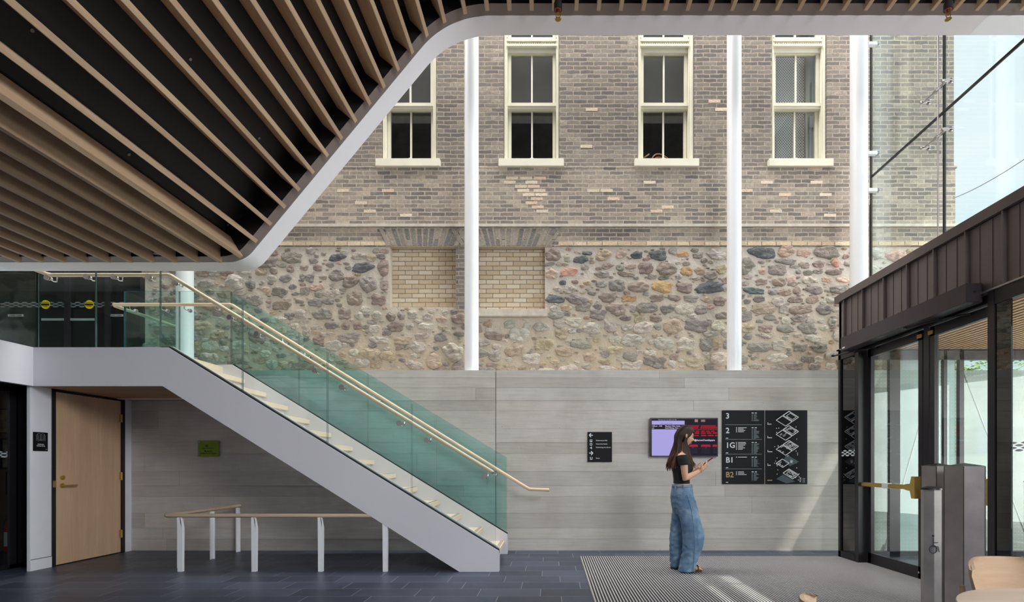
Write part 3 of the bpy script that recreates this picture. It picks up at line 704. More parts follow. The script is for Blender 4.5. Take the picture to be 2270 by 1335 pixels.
# round ceiling light in the low corner
def at_y(px, py, Y): return (WX(px, Y), Y, WZ(py, Y))
lx, ly, lz = at_y(370, 571, 5.66)
dl_ = thing('ceiling_light', 'small round white disc light between the low ceiling slats', 'light', (lx, ly, lz))
mb = MB(); mb.lathe([(.02, .03), (.115, .03), (.12, .01), (.105, 0), (.0005, 0)], (lx, ly, lz)); mb.build('rim', M_white, dl_, smooth=30)
mb = MB(); mb.lathe([(.085, 0), (.085, -.004), (.0005, -.006)], (lx, ly, lz)); mb.build('lens', simple('light_lens', (225, 225, 232), .3), dl_)
def sprinkler(px, label, tilt, Y=5.3):
    x, _, z = at_y(px, 22, Y); g = thing('sprinkler_head', label, 'sprinkler', (x, Y, z), 'ceiling sprinklers')
    mb = MB(); mb.cyl((x, Y, z+.02), (x, Y, z+.4), .034, 20); mb.cyl((x, Y, z+.0), (x, Y, z+.06), .042, 20); mb.build('drop_pipe', simple('black_pipe', (30, 26, 28), .5), g, smooth=30)
    mb = MB(); mb.cyl((x, Y, z-.002), (x, Y, z+.01), .03, 20); mb.build('red_ring', simple('red_ring', (190, 60, 80), .5), g)
    mb = MB(); mb.cyl((x, Y, z-.04), (x, Y, z), .022, 16)
    for s in (-1, 1): mb.tube([(x+s*.018, Y, z-.035), (x+s*.022, Y, z-.06), (x+s*.006, Y, z-.09)], .004, 8)
    mb.build('frame', M_brass2, g, smooth=30)
    mb = MB(); mb.cyl((x, Y, z-.06), (x, Y, z-.035), .004, 8); mb.build('glass_bulb', simple('red_bulb', (170, 40, 30), .2), g)
    mb = MB()
    R = Matrix.Rotation(tilt, 3, 'X')
    prof = []
    for k in range(24):
        a = 2*PI*k/24; r = .032 if k % 2 else .026; v = R @ Vector((r*math.cos(a), r*math.sin(a), 0)); prof.append(v)
    c = Vector((x, Y, z-.095)); n = len(prof); vs = [c+v for v in prof]+[c+v+Vector((0, 0, .003)) for v in prof]
    mb.add(vs, [tuple(range(n)), tuple(range(2*n-1, n-1, -1))]+[(i, (i+1) % n, n+(i+1) % n, n+i) for i in range(n)]); mb.build('deflector', M_brass2, g)
sprinkler(1237, 'sprinkler head hanging above the left sash windows', .0)
sprinkler(2102, 'sprinkler head hanging above the glass curtain wall', .0)
# unseen cover slab and walls, added to block sun and sky and tone reflections
mb = MB(); mb.box(-9.4, 10.1, 4.4, 8.65, 12.9, 13.1); struct(mb.build('sun_block_roof', M_wallw))  # unseen slab, stretched to the right to shape where the sun lands
mb = MB(); mb.box(-9.4, 4.7, 5.9, 6.0, 6.6, 8.7); mb.box(-9.4, 4.7, 5.9, 6.0, 8.7, 12.9, 1); struct(mb.build('wall_added_upper', [M_dark, simple('upper_grey', (150, 148, 146), .8)]), 'unseen two-tone wall added above the folded ceiling, mirrored by the window panes')  # added so the sashes reflect dark below and grey above
mb = MB(); mb.box(-9.3, 5, -7.9, -7.8, 0, 6.6); struct(mb.build('wall_block_front', M_wallw))  # unseen wall added to cut sky light from behind the camera
mb = MB(); mb.box(4.9, 5.0, -7.9, 2.9, 0, 6.6); struct(mb.build('wall_block_right', M_wallw))  # added to shut out sky light on the side assumed to be glass
# ================================================================ STAIRCASE
YN = 6.176; YN2 = 6.27; YF = 7.40; YF2 = 7.50
SL = .6156; XE = -.609; ZE = .242; XK = -4.47; ZLD = 2.615
def ztop(x): return min(ZLD, ZE+(XE-x)*SL)
stair = thing('staircase', 'white steel straight staircase with pale wooden treads', 'staircase', (-2.6, 6.8, 0))
XKT = XE-(ZLD-ZE)/SL
def stringer(y0, y1, xl, nm, lab=None):
    mb = MB(); xbk = WX(360, YN)
    poly = [(xl, ZLD), (XKT, ZLD), (XE, ZE), (XE, .0), (WX(1018, YN), .0), (xbk, WZ(856, YN)), (xl, WZ(856, YN))]
    mb.prism(poly, 'Y', y0, y1); o = mb.build(nm, M_white, stair)
    return o
stringer(YN, YN+.05, -6.06, 'near_stringer')
mb = MB(); o_ = .012
mb.prism([(XKT-.09, ZLD+.012), (XKT+.01, ZLD+.012), (XE, ZE+.012), (XE, ZE-.03), (XKT, ZLD-.03), (XKT-.09, ZLD-.0)], 'Y', YN+.018, YN+.075)
mb.build('glass_gasket', M_rubber, stair)
mb = MB(); mb.prism([(-6.06, ZLD+.004), (XKT, ZLD+.026), (XE, ZE+.03), (XE, .0), (XE-.3, .0), (XKT, ZLD-.35), (-6.06, ZLD-.35)], 'Y', YN+.08, YN2+.01); mb.build('inner_plate', M_white, stair)
# far stringer
mb = MB(); xe = -.612
mb.prism([(-6.06, ZLD), (-4.46, ZLD+.03), (xe, ZE+.03), (xe, 0), (-1.15, 0), (-4.6, WZ(856, YN)), (-6.06, WZ(856, YN))], 'Y', YF, YF2); mb.build('far_stringer', M_white, stair)
mb = MB(); mb.prism([(-4.46, ZLD+.045), (xe, ZE+.045), (xe, ZE+.0), (-4.46, ZLD)], 'Y', YF+.04, YF2-.03); mb.build('glass_gasket', M_rubber, stair)
M_groove = simple('tread_groove_strip', (70, 66, 60), .7)
for k in range(1, 14):
    xn = -.65-.302*(k-1); z = .1876*k
    mb = MB(); mb.bbox(xn-.33, xn, YN2+.01, YF, z-.062, z, .004); tr = mb.build('stair_tread', M_tread, stair)
    mb = MB()
    for g in range(3): mb.box(xn-.055+.016*g, xn-.049+.016*g, YN2+.02, YF-.01, z-.001, z+.0012)
    mb.build('grip_strip', M_groove, tr)
for k in range(1, 15):
    xn = -.65-.302*(k-1); z = .1876*k; mb = MB(); mb.box(xn-.075, xn-.063, YN2+.01, YF, z-.1876, z-.062 if k < 14 else z-.01); mb.build('stair_riser', M_white, stair)
# landing deck with its edge band
ld = thing('stair_landing', 'white edged landing slab at the head of the stairs', 'landing', (-5.4, 6.8, 2.16))
mb = MB(); mb.box(-6.03, -4.58, YN2, YF, 2.50, 2.61); mb.build('deck', M_tread, ld)
mb = MB(); mb.box(-9.19, -6.10, 3.2, YW-.06, 2.50, 2.61); mb.build('floor_slab', M_wallw, ld)
mb = MB(); mb.box(-6.10, -6.03, 3.2, YN+.06, WZ(856, YN), ZLD); mb.build('edge_band', M_white, ld)
mb = MB(); zz = WZ(856, YN)
for k in range(16): y = YN+.06+k*.094; mb.box(-6.09, -4.1, y, y+.085, zz+.01, zz+.05)
mb.box(-6.09, -4.1, YN+.06, YW-.01, zz+.052, zz+.06, 1)
mb.build('wood_soffit', [M_soffw, M_dark], ld)

# ---- glass balustrades
BF = [None]
def panel(mb_name, poly, y0, y1, par):
    """upright pane in the XZ plane; rim uses the green edge material"""
    mb = MB(); mb.prism(poly, 'Y', y0, y1, 0, 1); return mb.build('glass_panel', [M_glassS if par is not BF[0] else (M_glassL if poly[1][0] < -4.4 else M_glassT), M_edge], par)
GN = 6.225
bn = thing('glass_balustrade', 'front glass balustrade with round wooden handrail on the stair', 'balustrade', (-2.6, GN, .2))
bx = [-6.02, WX(213, GN), WX(356, GN), WX(538, GN), WX(726, GN), WX(913, GN), WX(1100, GN)]
zc = lambda x: min(3.776, 1.35+(-.646-x)*.6156)
for a, b in zip(bx[:-1], bx[1:]):
    a2, b2 = a+.006, b-.006
    pts = [(a2, ztop(a2)), (b2, ztop(b2)), (b2, zc(b2)), (a2, zc(a2))]
    if a < XKT < b: pts = [(a2, ztop(a2)), (XKT, ZLD), (b2, ztop(b2)), (b2, zc(b2)), (a2, zc(a2))]
    panel('g', pts, GN-.0065, GN+.0065, bn)
mb = MB(); mb.box(-6.03-.0065, -6.03+.0065, 3.3, GN-.02, ZLD, 3.77); mb.build('glass_panel', [M_glassS], bn)
rz = 3.505; yr = 6.31
rail = [(-5.97, 3.3, rz), (-5.97, yr-.03, rz), (-5.94, yr, rz), (-4.56, yr, rz), (-4.52, yr, rz-.012), (-.70, yr, 1.16)]
mb = MB(); mb.tube(rail, .023, 16); mb.build('handrail', M_rail, bn, smooth=40)
mb = MB(); mb.ball((-.70, yr, 1.16), .0235); mb.build('rail_end_cap', M_steel, bn, smooth=True)
def bracket(par, x, z, yg, yrail, zr, s):
    """stand-off bracket through the glass: outer disc, curved arm, saddle"""
    mb = MB(); yo = yg-.02*s
    mb.tube([(x, yo, z), (x, yg-.008*s, z)], .031, 22); mb.tube([(x, yg+.008*s, z), (x, yg+.022*s, z)], .026, 22)
    mb.tube([(x, yo-.002*s, z), (x, yo, z)], .027, 22)
    b = mb.build('rail_bracket', M_steel, par, smooth=35)
    mb = MB(); ym = (yg+yrail)/2
    mb.tube([(x, yg+.03*s, z), (x+.012, yrail-.02*s, z-.022), (x+.03, yrail, z-.018), (x+.034, yrail, zr-.018)], .007, 10)
    mb.ball((x+.008, yg+.04*s, z), .018); mb.build('bracket_arm', M_chrome, b, smooth=40)
def rail_z(x, xk, zk, sl): return zk if x <= xk else zk-(x-xk)*sl
for px, py in ((100, 614), (188, 612), (248, 612), (325, 612), (384, 626), (507, 703), (567, 740), (696, 821), (756, 858), (884, 938), (944, 975.5), (1073, 1056)):
    Y = GN-.03; x = WX(px, Y); z = WZ(py, Y); bracket(bn, x, z, GN, yr, max(rail_z(x+.03, -4.54, rz, .614)-.005, z), 1)
GFY = 7.45
bf = thing('glass_balustrade', 'rear glass balustrade with wooden handrail running past the lowest tread', 'balustrade', (-2.6, GFY, .2))
BF[0] = bf
fx = [WX(p, GFY) for p in (278, 398, 513, 663, 816, 966, 1124)]
zf = lambda x: min(3.683, 1.345+(-.62-x)*.604)
for a, b in zip(fx[:-1], fx[1:]):
    a2, b2 = a+.006, b-.006; bt = lambda x: min(ZLD+.03, ztop(x)+.03)
    panel('g', [(a2, bt(a2)), (b2, bt(b2)), (b2, zf(b2)), (a2, zf(a2))], GFY-.0065, GFY+.0065, bf)
mb = MB(); mb.box(fx[0]-.02, fx[0]-.007, GFY+.02, 8.5, 2.62, 3.683, 0); mb.build('glass_panel', [M_glassT], bf)
mb = MB(); mb.box(fx[0]-.022, fx[0]-.005, GFY, GFY+.02, 2.62, 3.683, 0); mb.build('glass_panel_edge', [simple('teal_glass_edge', (30, 96, 108), .2)], bf)
yr2 = 7.38; rz2 = 3.475
mb = MB(); mb.tube([(-6.05, 8.6, rz2), (-6.12, yr2+.06, rz2), (-6.08, yr2, rz2), (-4.47, yr2, rz2), (-4.43, yr2, rz2-.015), (-.34, yr2, .925), (-.30, yr2, .905), (-.03, yr2, .895)], .023, 16); mb.build('handrail', M_rail, bf, smooth=40)
for px, py in ((300, 688.6), (370, 688.6), (420, 688.6), (488, 687), (637, 761), (686, 792), (791, 858), (842, 889), (946, 957), (994, 986), (1100, 1052)):
    Y = 7.42; x = WX(px, Y); z = WZ(py, Y)
    mb = MB(); mb.tube([(x, GFY-.007, z), (x, GFY-.03, z)], .026, 20); b = mb.build('rail_bracket', M_steel, bf, smooth=35)
    zr = rail_z(x-.02, -4.45, rz2, .622)-.015
    mb = MB(); mb.ball((x, GFY-.04, z), .02); mb.tube([(x, GFY-.045, z), (x-.03, yr2+.01, z-.005), (x-.045, yr2, z+.015), (x-.045, yr2, max(zr+.01, z+.03))], .006, 10); mb.build('bracket_arm', M_chrome, b, smooth=40)

# ---- low guard rail under the stair
gr = thing('guard_rail', 'low wooden rail on white posts under the stair', 'railing', (-3.2, 6.2, 0))
YG = 6.2; zg = .652
mb = MB(); mb.tube([(-1.75, YG, zg), (-4.48, YG, zg), (-4.535, YG+.05, zg), (-4.5, 7.66, zg)], .024, 16); mb.build('rail', M_rail, gr, smooth=40)
def post(x, y, along):
    mb = MB(); w, d = (.026, .008); h = zg-.02
    prof = [(-.026, 0), (.0175, 0), (.0175, h*.8), (.0165, h*.93), (.004, h), (-.030, h)]
    if along == 'X':
        mb.prism([(x+a, b) for a, b in prof], 'Y', y-.02, y-.008); mb.prism([(x+.018, 0), (x+.026, 0), (x+.03, h*.8), (x+.01, h), (x+.0, h), (x+.018, h*.8)], 'Y', y-.02, y+.02)
    else:
        mb.prism([(y+a, b) for a, b in prof], 'X', x-.012, x-.0); mb.prism([(y+.018, 0), (y+.026, 0), (y+.028, h*.8), (y+.01, h), (y+.0, h), (y+.018, h*.8)], 'X', x-.012, x+.024)
    mb.build('post', M_white2, gr)
for px in (401, 564.5, 711.5, 854.5): post(WX(px, YG), YG, 'X')
for y, x in ((6.42, -4.5), (7.0, -4.475), (7.58, -4.48)): post(x, y, 'Y')

# ================================================================ LEFT SIDE: pier, door, glazed room
XD = -6.09
pl = sempty('wall_left', (XD, 6.2, 0)); pl['label'] = 'white pier and wall around the maple door'
yd0 = -XD*F/(VX-122.4); yd1 = -XD*F/(VX-267.8); yf0 = -XD*F/(VX-114.0); yf1 = -XD*F/(VX-275.5)
dz1 = WZ(868.5, yd0); 
mb = MB(); mb.box(XD-.035, XD, YN+.02, yf0, .0, 2.2); mb.box(XD-.2, XD, yf1, YW, 0, 2.2); mb.box(XD-.2, XD, yf0, yf1, dz1+.05, 2.2); mb.build('wall_surface', M_wallw, pl)
mb = MB(); mb.box(XD-.004, XD+.004, YN+.03, yf0, WZ(1241, 6.25)+.0, WZ(1241, 6.25)+.006); mb.build('reveal_line', M_black, pl)
mb = MB(); mb.box(XD, XD+.006, YN+.02, yf0, 0, WZ(1241, 6.25)); mb.box(XD, XD+.006, yf1+.01, YW-.02, 0, WZ(1241, 6.25)); struct(mb.build('baseboard_left', M_wallw))
dr = sempty('door_1', (XD, yd0, 0)); dr['label'] = 'maple veneer door in a black frame'
mb = MB(); mb.box(XD-.1, XD+.012, yf0, yd0-.002, 0, dz1+.045); mb.box(XD-.1, XD+.012, yd1+.002, yf1, 0, dz1+.045); mb.box(XD-.1, XD+.012, yf0, yf1, dz1+.004, dz1+.05); mb.box(XD-.1, XD-.0, yd0, yd1, 0, .008); mb.build('door_frame', M_black, dr)
mb = MB(); mb.bbox(XD-.045, XD, yd0, yd1, .012, dz1, .003); lf = mb.build('door_leaf', M_doorw, dr)
ZH = lambda py, px: WZ(py, -XD*F/(VX-px))
hy = -XD*F/(VX-137); hz = WZ(1077, hy)
mb = MB(); mb.tube([(XD, hy, hz), (XD+.012, hy, hz)], .03, 20); mb.tube([(XD+.01, hy, hz), (XD+.05, hy, hz), (XD+.055, hy+.02, hz), (XD+.055, hy+.16, hz)], .0095, 10); mb.build('lever_handle', M_brass, dr, smooth=40)
mb = MB(); mb.tube([(XD, hy, WZ(1059, hy)), (XD+.02, hy, WZ(1059, hy))], .027, 20); mb.tube([(XD+.02, hy, WZ(1059, hy)), (XD+.026, hy, WZ(1059, hy))], .016, 20); mb.build('lock_cylinder', M_brass, dr, smooth=40)
mb = MB(); ys = -XD*F/(VX-118.5); mb.box(XD+.01, XD+.015, ys-.02, ys+.022, WZ(1081, ys), WZ(1066, ys)); mb.build('strike_plate', M_brass, dr)
for py in (928, 1056, 1183.5):
    mb = MB(); z = WZ(py, yd1); mb.box(XD-.005, XD+.016, yd1-.03, yd1+.012, z-.055, z+.055); mb.cyl((XD+.018, yd1-.006, z-.055), (XD+.018, yd1-.006, z+.055), .008, 10); mb.build('hinge', M_brass, dr)
# plaque beside the door
def plane(loc, xd, yd): 
    x = Vector(xd).normalized(); y = Vector(yd).normalized(); z = x.cross(y)
    return Matrix.Translation(loc) @ Matrix((x, y, z)).transposed().to_4x4()
ya, yb_ = -XD*F/(VX-72.5), -XD*F/(VX-105)
zt_, zb_ = WZ(957.5, ya), WZ(1000, ya)
sg = thing('room_sign', 'small black room sign with an open book icon', 'sign', (XD, ya, zb_))
mb = MB(); mb.bbox(XD, XD+.008, ya, yb_, zb_, zt_, .002); mb.build('sign_plate', M_signb, sg)
MS = plane((XD+.0086, ya, zb_), (0, 1, 0), (0, 0, 1)); wS, hS = yb_-ya, zt_-zb_
textmesh([('Collection', wS/2, hS*.335, hS*.085, 'CENTER', .0004), ('Storage Area', wS/2, hS*.25, hS*.085, 'CENTER', .0004), ('113', wS*.93, hS*.08, hS*.06, 'RIGHT')], 'lettering', M_signw, sg, MS)
mb = MB(); c0 = Vector((XD+.009, ya+wS/2, zb_+hS*.72))
def seg(a, b, r=.0022): mb.tube([c0+Vector((0, a[0]*wS, a[1]*hS)), c0+Vector((0, b[0]*wS, b[1]*hS))], r, 6)
for s in (-1, 1):
    seg((0, -.16), (s*.29, -.16)); seg((s*.29, -.16), (s*.29, .12)); seg((s*.29, .12), (s*.22, .19)); seg((s*.22, .19), (s*.08, .2)); seg((s*.08, .2), (0, .15)); seg((s*.21, -.1), (s*.21, .16)); seg((s*.21, -.1), (s*.02, -.13))
    for k in range(5): seg((s*.17, .1-.05*k), (s*.05, .1-.05*k), .0012)
seg((0, -.16), (0, .15), .003); mb.build('book_icon', M_signg, sg)

# glazed room at far left
XL = -6.5
lw = sempty('window_5', (XL, 5.5, 0)); lw['label'] = 'dark glazed partition at the left edge'
mb = MB()
mb.box(XL-.05, XL+.03, 6.42, 6.56, 0, 2.5); mb.box(XL+.0, XL+.03, 6.34, 6.44, 0, 2.5); mb.box(XL-.05, XL+.03, 3.4, 6.5, 0, .05); mb.box(XL-.05, XL+.03, 3.4, 6.5, 2.13, 2.5); mb.box(XL-.05, XL+.03, 4.6, 4.66, 0, 2.3)
mb.box(XL, XD-.035, 6.52, 6.58, 0, 2.5)
mb.build('window_frame', M_black, lw)
mb = MB(); mb.box(XL-.012, XL, 3.4, 6.45, .05, 2.13); mb.build('pane', M_glassW, lw)
M_decal = simple('frosted_decal', (214, 224, 230), .7)
def decals(pts_fn, n0, n1, par, name='window_decal', mat=None, w=.1, h=.02):
    """rows of small lens-shaped marks; pts_fn(u, v) maps metres along the glass to a point"""
    mb = MB()
    for r in range(4):
        for k in range(n0, n1):
            u = k*w*1.32+(r % 2)*w*.66; v = (r-1.5)*h*1.05
            P = [pts_fn(u+a*w/2, v+b*h/2) for a, b in ((-1, 0), (-.45, .85), (0, 1), (.45, .85), (1, 0), (.45, -.85), (0, -1), (-.45, -.85))]
            mb.add(P, [tuple(range(8))])
    return mb.build(name, mat or M_decal, par, fix=False)
decals(lambda u, v: (XL+.002, 6.3+u, 1.37+v), -5, 1, lw, w=.085, h=.018)
rm = sempty('wall_front_room', (-8, 7.6, 0)) if False else None
mb = MB(); mb.box(-10.5, XD-.06, YW-.05, YW-.02, 0, 2.5); mb.box(-10.5, -10.4, 3, YW, 0, 2.5)
wl2 = struct(mb.build('wall_room', simple('brown_room_wall', (96, 76, 64), .8, var=.1)), 'brown back wall of the room behind the left glazing')
def framed(px0, px1, py0, py1, fc, ic, lab):
    Y = YW-.06; g = thing('picture_frame', lab, 'picture', (WX(px0, Y), Y, WZ(py1, Y)))
    x0, x1, z0, z1 = WX(px0, Y), WX(px1, Y), WZ(py1, Y), WZ(py0, Y)
    mb = MB(); t = .02
    mb.box(x0, x1, Y-.02, Y+.01, z0, z0+t); mb.box(x0, x1, Y-.02, Y+.01, z1-t, z1); mb.box(x0, x0+t, Y-.02, Y+.01, z0, z1); mb.box(x1-t, x1, Y-.02, Y+.01, z0, z1); mb.build('frame', simple('pf_%d' % px1, fc, .5), g)
    mb = MB(); mb.box(x0+t, x1-t, Y-.005, Y+.01, z0+t, z1-t); mb.build('print', simple('pp_%d' % px1, ic, .7, var=.3, vscale=12), g)
framed(-6, 29, 906, 962, (62, 24, 20), (120, 92, 70), 'red framed picture on the wall behind the left glazing, topmost')
framed(3, 31, 972, 1040, (20, 20, 24), (110, 96, 84), 'black framed picture behind the left glazing, below the topmost one')
framed(15, 40, 1046, 1097, (16, 16, 18), (146, 52, 48), 'black framed red print behind the left glazing, lowest of the pictures')
Y = YW-.2; x = WX(23, Y)
fe = thing('fire_extinguisher', 'red fire extinguisher standing in the room behind the left glazing', 'fire extinguisher', (x, Y, 0))
mb = MB(); mb.lathe([(.06, 0), (.065, .02), (.065, .36), (.05, .42), (.02, .45), (.02, .47)], (x, Y, 0.02)); mb.build('cylinder', simple('extinguisher_red', (170, 34, 30), .35), fe, smooth=40)
mb = MB(); mb.lathe([(.0658, .08), (.0658, .28)], (x, Y, .02)); mb.build('paper_label', simple('ext_label', (200, 196, 190), .6), fe)
mb = MB(); mb.box(x-.015, x+.05, Y-.012, Y+.012, .5, .52); mb.tube([(x, Y, .5), (x-.06, Y-.02, .46), (x-.075, Y-.02, .3)], .009, 8); mb.build('valve_handle', M_black, fe)

# ---- dark entrance doors at the landing
EY = 8.75
en = sempty('door_2', (-8, EY, 2.62)); en['label'] = 'dark automatic glass doors behind the landing'
mb = MB()
for a, b in ((148, 158), (237, 247), (-60, -50), (316, 330)): mb.box(WX(a, EY), WX(b, EY), EY-.05, EY+.05, 2.62, 5.2)
mb.box(WX(-60, EY), WX(330, EY), EY-.05, EY+.05, 2.62, 2.68); mb.box(WX(-60, EY), WX(330, EY), EY-.06, EY+.06, 4.75, 5.4)
mb.build('door_frame', M_black, en)
mb = MB(); mb.box(WX(-50, EY), WX(320, EY), EY-.005, EY+.005, 2.68, 4.75); gp = mb.build('glass_leaf', M_glassW, en)
decals(lambda u, v: (-8.6+u, EY-.012, WZ(676, EY)+v), -3, 15, en, mat=simple('dim_decal', (110, 124, 126), .7), w=.11, h=.022)
mb = MB(); mb.box(WX(94, EY), WX(211, EY), EY-.02, EY-.008, WZ(711.5, EY), WZ(706.5, EY)); mb.build('white_strip', simple('grey_strip', (138, 150, 150), .6), en)
for px in (103, 200):
    x, z = WX(px, EY), WZ(676, EY)
    mb = MB(); mb.tube([(x, EY-.02, z), (x, EY-.012, z)], .072, 32); d = mb.build('yellow_sticker', simple('yellow_sticker', (222, 200, 20), .6), en)
    textmesh([('AUTOMATIC', x, z+.026, .022, 'CENTER'), ('DOOR', x, z-.04, .022, 'CENTER')], 'lettering', M_signb, en, plane((0, EY-.021, 0), (1, 0, 0), (0, 0, 1)))
    mb = MB(); mb.box(x-.066, x+.066, EY-.022, EY-.019, z-.016, z+.014); mb.build('sticker_band', M_signb, en)
for px in (37, 258):
    x, z = WX(px, EY), WZ(700, EY); mb = MB(); mb.box(x-.125, x+.125, EY-.02, EY-.012, z-.018, z+.018); mb.build('notice_strip', simple('notice_%d' % px, (176, 182, 182), .6), en)
    textmesh([('STAND CLEAR', x, z-.011, .032, 'CENTER', .0006)], 'lettering', M_signb, en, plane((0, EY-.021, 0), (1, 0, 0), (0, 0, 1)))
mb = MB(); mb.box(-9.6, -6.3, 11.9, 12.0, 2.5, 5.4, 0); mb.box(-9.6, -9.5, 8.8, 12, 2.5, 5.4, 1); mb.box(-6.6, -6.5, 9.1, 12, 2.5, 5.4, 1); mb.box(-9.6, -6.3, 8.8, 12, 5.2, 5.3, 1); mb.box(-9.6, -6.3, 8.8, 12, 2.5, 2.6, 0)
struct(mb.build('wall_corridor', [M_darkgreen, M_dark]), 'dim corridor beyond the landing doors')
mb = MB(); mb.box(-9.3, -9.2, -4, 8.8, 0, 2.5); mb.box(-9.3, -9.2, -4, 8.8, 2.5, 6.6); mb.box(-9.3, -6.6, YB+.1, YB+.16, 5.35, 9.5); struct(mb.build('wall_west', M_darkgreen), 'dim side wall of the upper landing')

# ================================================================ RIGHT SIDE: glazed vestibule
XV = 3.89; XG = 4.0
v_ = thing('entrance_vestibule', 'dark bronze clad vestibule with glazed doors on the right', 'vestibule', (XV, 7.19, 0))
mb = MB(); mb.box(XV, 7.0, 3.0, 7.19, 3.43, 3.46); mb.box(XV+.01, XV+.06, 3.0, 7.19, 2.80, 3.44); mb.box(XV+.01, 7.0, 7.13, 7.18, 2.80, 3.44)
seams = [7.016, 6.596, 6.177, 5.772, 5.368, 4.956, 4.546, 4.136, 3.73, 3.32]
for y in seams:
    mb.box(XV-.028, XV+.012, y-.006, y+.006, 2.80, 3.435)
    for q in (.13, .27): mb.box(XV+.004, XV+.012, y-q-.003, y-q+.003, 2.80, 3.435)
for x in (4.3, 4.7, 5.1, 5.5, 5.9, 6.3, 6.7): mb.box(x-.005, x+.005, 7.18, 7.205, 2.8, 3.435)
mb.build('seamed_cladding', M_zinc, v_)
mb = MB(); mb.box(XV-.035, 7.03, 3.0, 7.225, 3.43, 3.525); mb.build('roof_cap', simple('cap_bronze', (112, 101, 100), .35, metal=.3, var=.05), v_)
mb = MB(); mb.box(XV-.02, XV+.07, 3.0, 7.2, 2.785, 2.80); mb.box(XV-.02, 6.9, 7.13, 7.2, 2.785, 2.8); mb.build('drip_edge', M_steel, v_)
# frames on the face
mb = MB(); f = M_black
mb.box(XV, XV+.06, 7.14, 7.19, 0, 2.79)                       # corner post
mb.box(XV, XV+.06, 6.79, 7.16, 0, .09); mb.box(XV, XV+.06, 6.79, 7.16, 2.66, 2.79)
mb.box(XV, XG+.06, 6.72, 6.80, 0, 2.79)                       # jamb
mb.box(XV+.06, XG+.06, 4.72, 6.74, 2.71, 2.79)
mb.box(XV, XG+.05, 4.655, 4.73, 0, 2.79); mb.box(XV, XV+.06, 3.0, 4.66, 0, .09); mb.box(XV, XV+.06, 3.0, 4.66, 2.66, 2.79); mb.box(XV, XV+.06, 4.36, 4.40, 0, 2.79) if False else None
mb.box(XG+.0, XG+.05, 5.62, 5.70, 0, 2.72)
mb.box(XV, XV+.06, 3.0, 3.06, 0, 2.79)
mb.box(6.9, 7.0, 3.0, 7.19, 0, .1); mb.box(6.9, 7.0, 3.0, 7.19, 2.7, 3.43); mb.box(6.9, 7.0, 3.0, 3.1, 0, 2.8); mb.box(6.9, 7.0, 5.1, 5.2, 0, 2.8)
mb.box(XV, 7.0, 7.13, 7.19, 0, .08); mb.box(XV, 7.0, 7.13, 7.19, 2.66, 2.8)
for x, w in ((4.62, .14), (5.30, .045), (5.52, .06), (6.9, .1)): mb.box(x-w/2, x+w/2, 7.13, 7.19, 0, 2.8)
mb.build('door_surround', M_black, v_)
mb = MB(); mb.box(XV+.02, XV+.032, 6.80, 7.14, .09, 2.66); mb.build('spandrel_pane', M_spandrel, v_); mb = MB(); mb.box(XV+.01, XV+.022, 4.50, 4.655, .09, 2.66); mb.build('spandrel_pane', M_spandrel, v_)
mb = MB(); mb.box(XV+.02, XV+.032, 3.06, 4.50, .09, 2.66); mb.build('side_pane', M_glassW, v_)
mb = MB(); mb.box(XV+.06, 6.9, 7.15, 7.158, .08, 2.66); mb.build('dotted_rear_pane', M_glassD, v_)
decals(lambda u, v: (XV+.018, 7.0+u, 1.40+v), -2, 2, v_, w=.09, h=.02)
decals(lambda u, v: (XV+.018, 4.55+u, 1.40+v), -8, 1, v_, w=.09, h=.02)
# vestibule ceiling of wood strips
mb = MB(); x = XV+.08
while x < 6.85: mb.box(x, x+.035, 3.05, 7.1, 2.80, 2.83); x += .085
mb.build('slatted_soffit', simple('soffit_strips', (196, 158, 118), .5, var=.05), v_)
mb = MB(); mb.box(XV+.06, 6.9, 3.0, 7.13, 2.84, 2.86); mb.build('soffit_backing', simple('soffit_dark', (92, 68, 50), .7), v_)
# two swing doors
def leaf(y0, y1, lab, hinge_right):
    d = thing('swing_door', lab, 'door', (XG, y0, 0), 'glazed swing doors of the vestibule')
    mb = MB(); x0, x1 = XG, XG+.045
    mb.box(x0, x1, y0, y0+.062, .012, 2.70); mb.box(x0, x1, y1-.062, y1, .012, 2.70); mb.box(x0, x1, y0, y1, .012, .14); mb.box(x0, x1, y0, y1, 2.60, 2.70); mb.build('door_frame', M_black, d)
    mb = MB(); mb.box(x0+.015, x0+.027, y0+.06, y1-.06, .14, 2.60); mb.build('pane', M_glassW, d)
    yb0, yb1 = (y0+.03, y1-.03)
    mb = MB(); mb.bbox(x0-.075, x0-.035, yb0+.12, yb1+.06, .975, 1.025, .006); mb.box(x0-.04, x0, yb1-.03, yb1, .98, 1.02); mb.build('panic_bar', M_brass, d)
    mb = MB(); zc_ = 1.0; poly = [(y0+.0, zc_-.12), (y0+.05, zc_-.12), (y0+.075, zc_-.04), (y0+.16, zc_-.03), (y0+.16, zc_+.03), (y0+.075, zc_+.04), (y0+.05, zc_+.12), (y0+.0, zc_+.12)]
    mb.prism(poly, 'X', x0-.085, x0); mb.build('latch_body', M_brass, d)
    mb = MB(); mb.bbox(x0-.079, x0-.03, (y0+y1)/2-.03, (y0+y1)/2+.09, .97, 1.03, .004); mb.build('grip_sticker', M_white, d) if hinge_right else None
    mb = MB(); mb.tube([(x0-.004, y0+.05, .075), (x0, y0+.05, .075)], .012, 14); mb.build('floor_bolt', M_chrome, d)
    return d
leaf(5.72, 6.70, 'glazed swing door with brass push bar nearest the concrete wall', True)
leaf(4.75, 5.60, 'glazed swing door with brass push bar behind the tall steel posts', False)
op = thing('door_operator', 'long dark box door operator above the vestibule doors', 'door operator', (XV-.15, 4.78, 2.71))
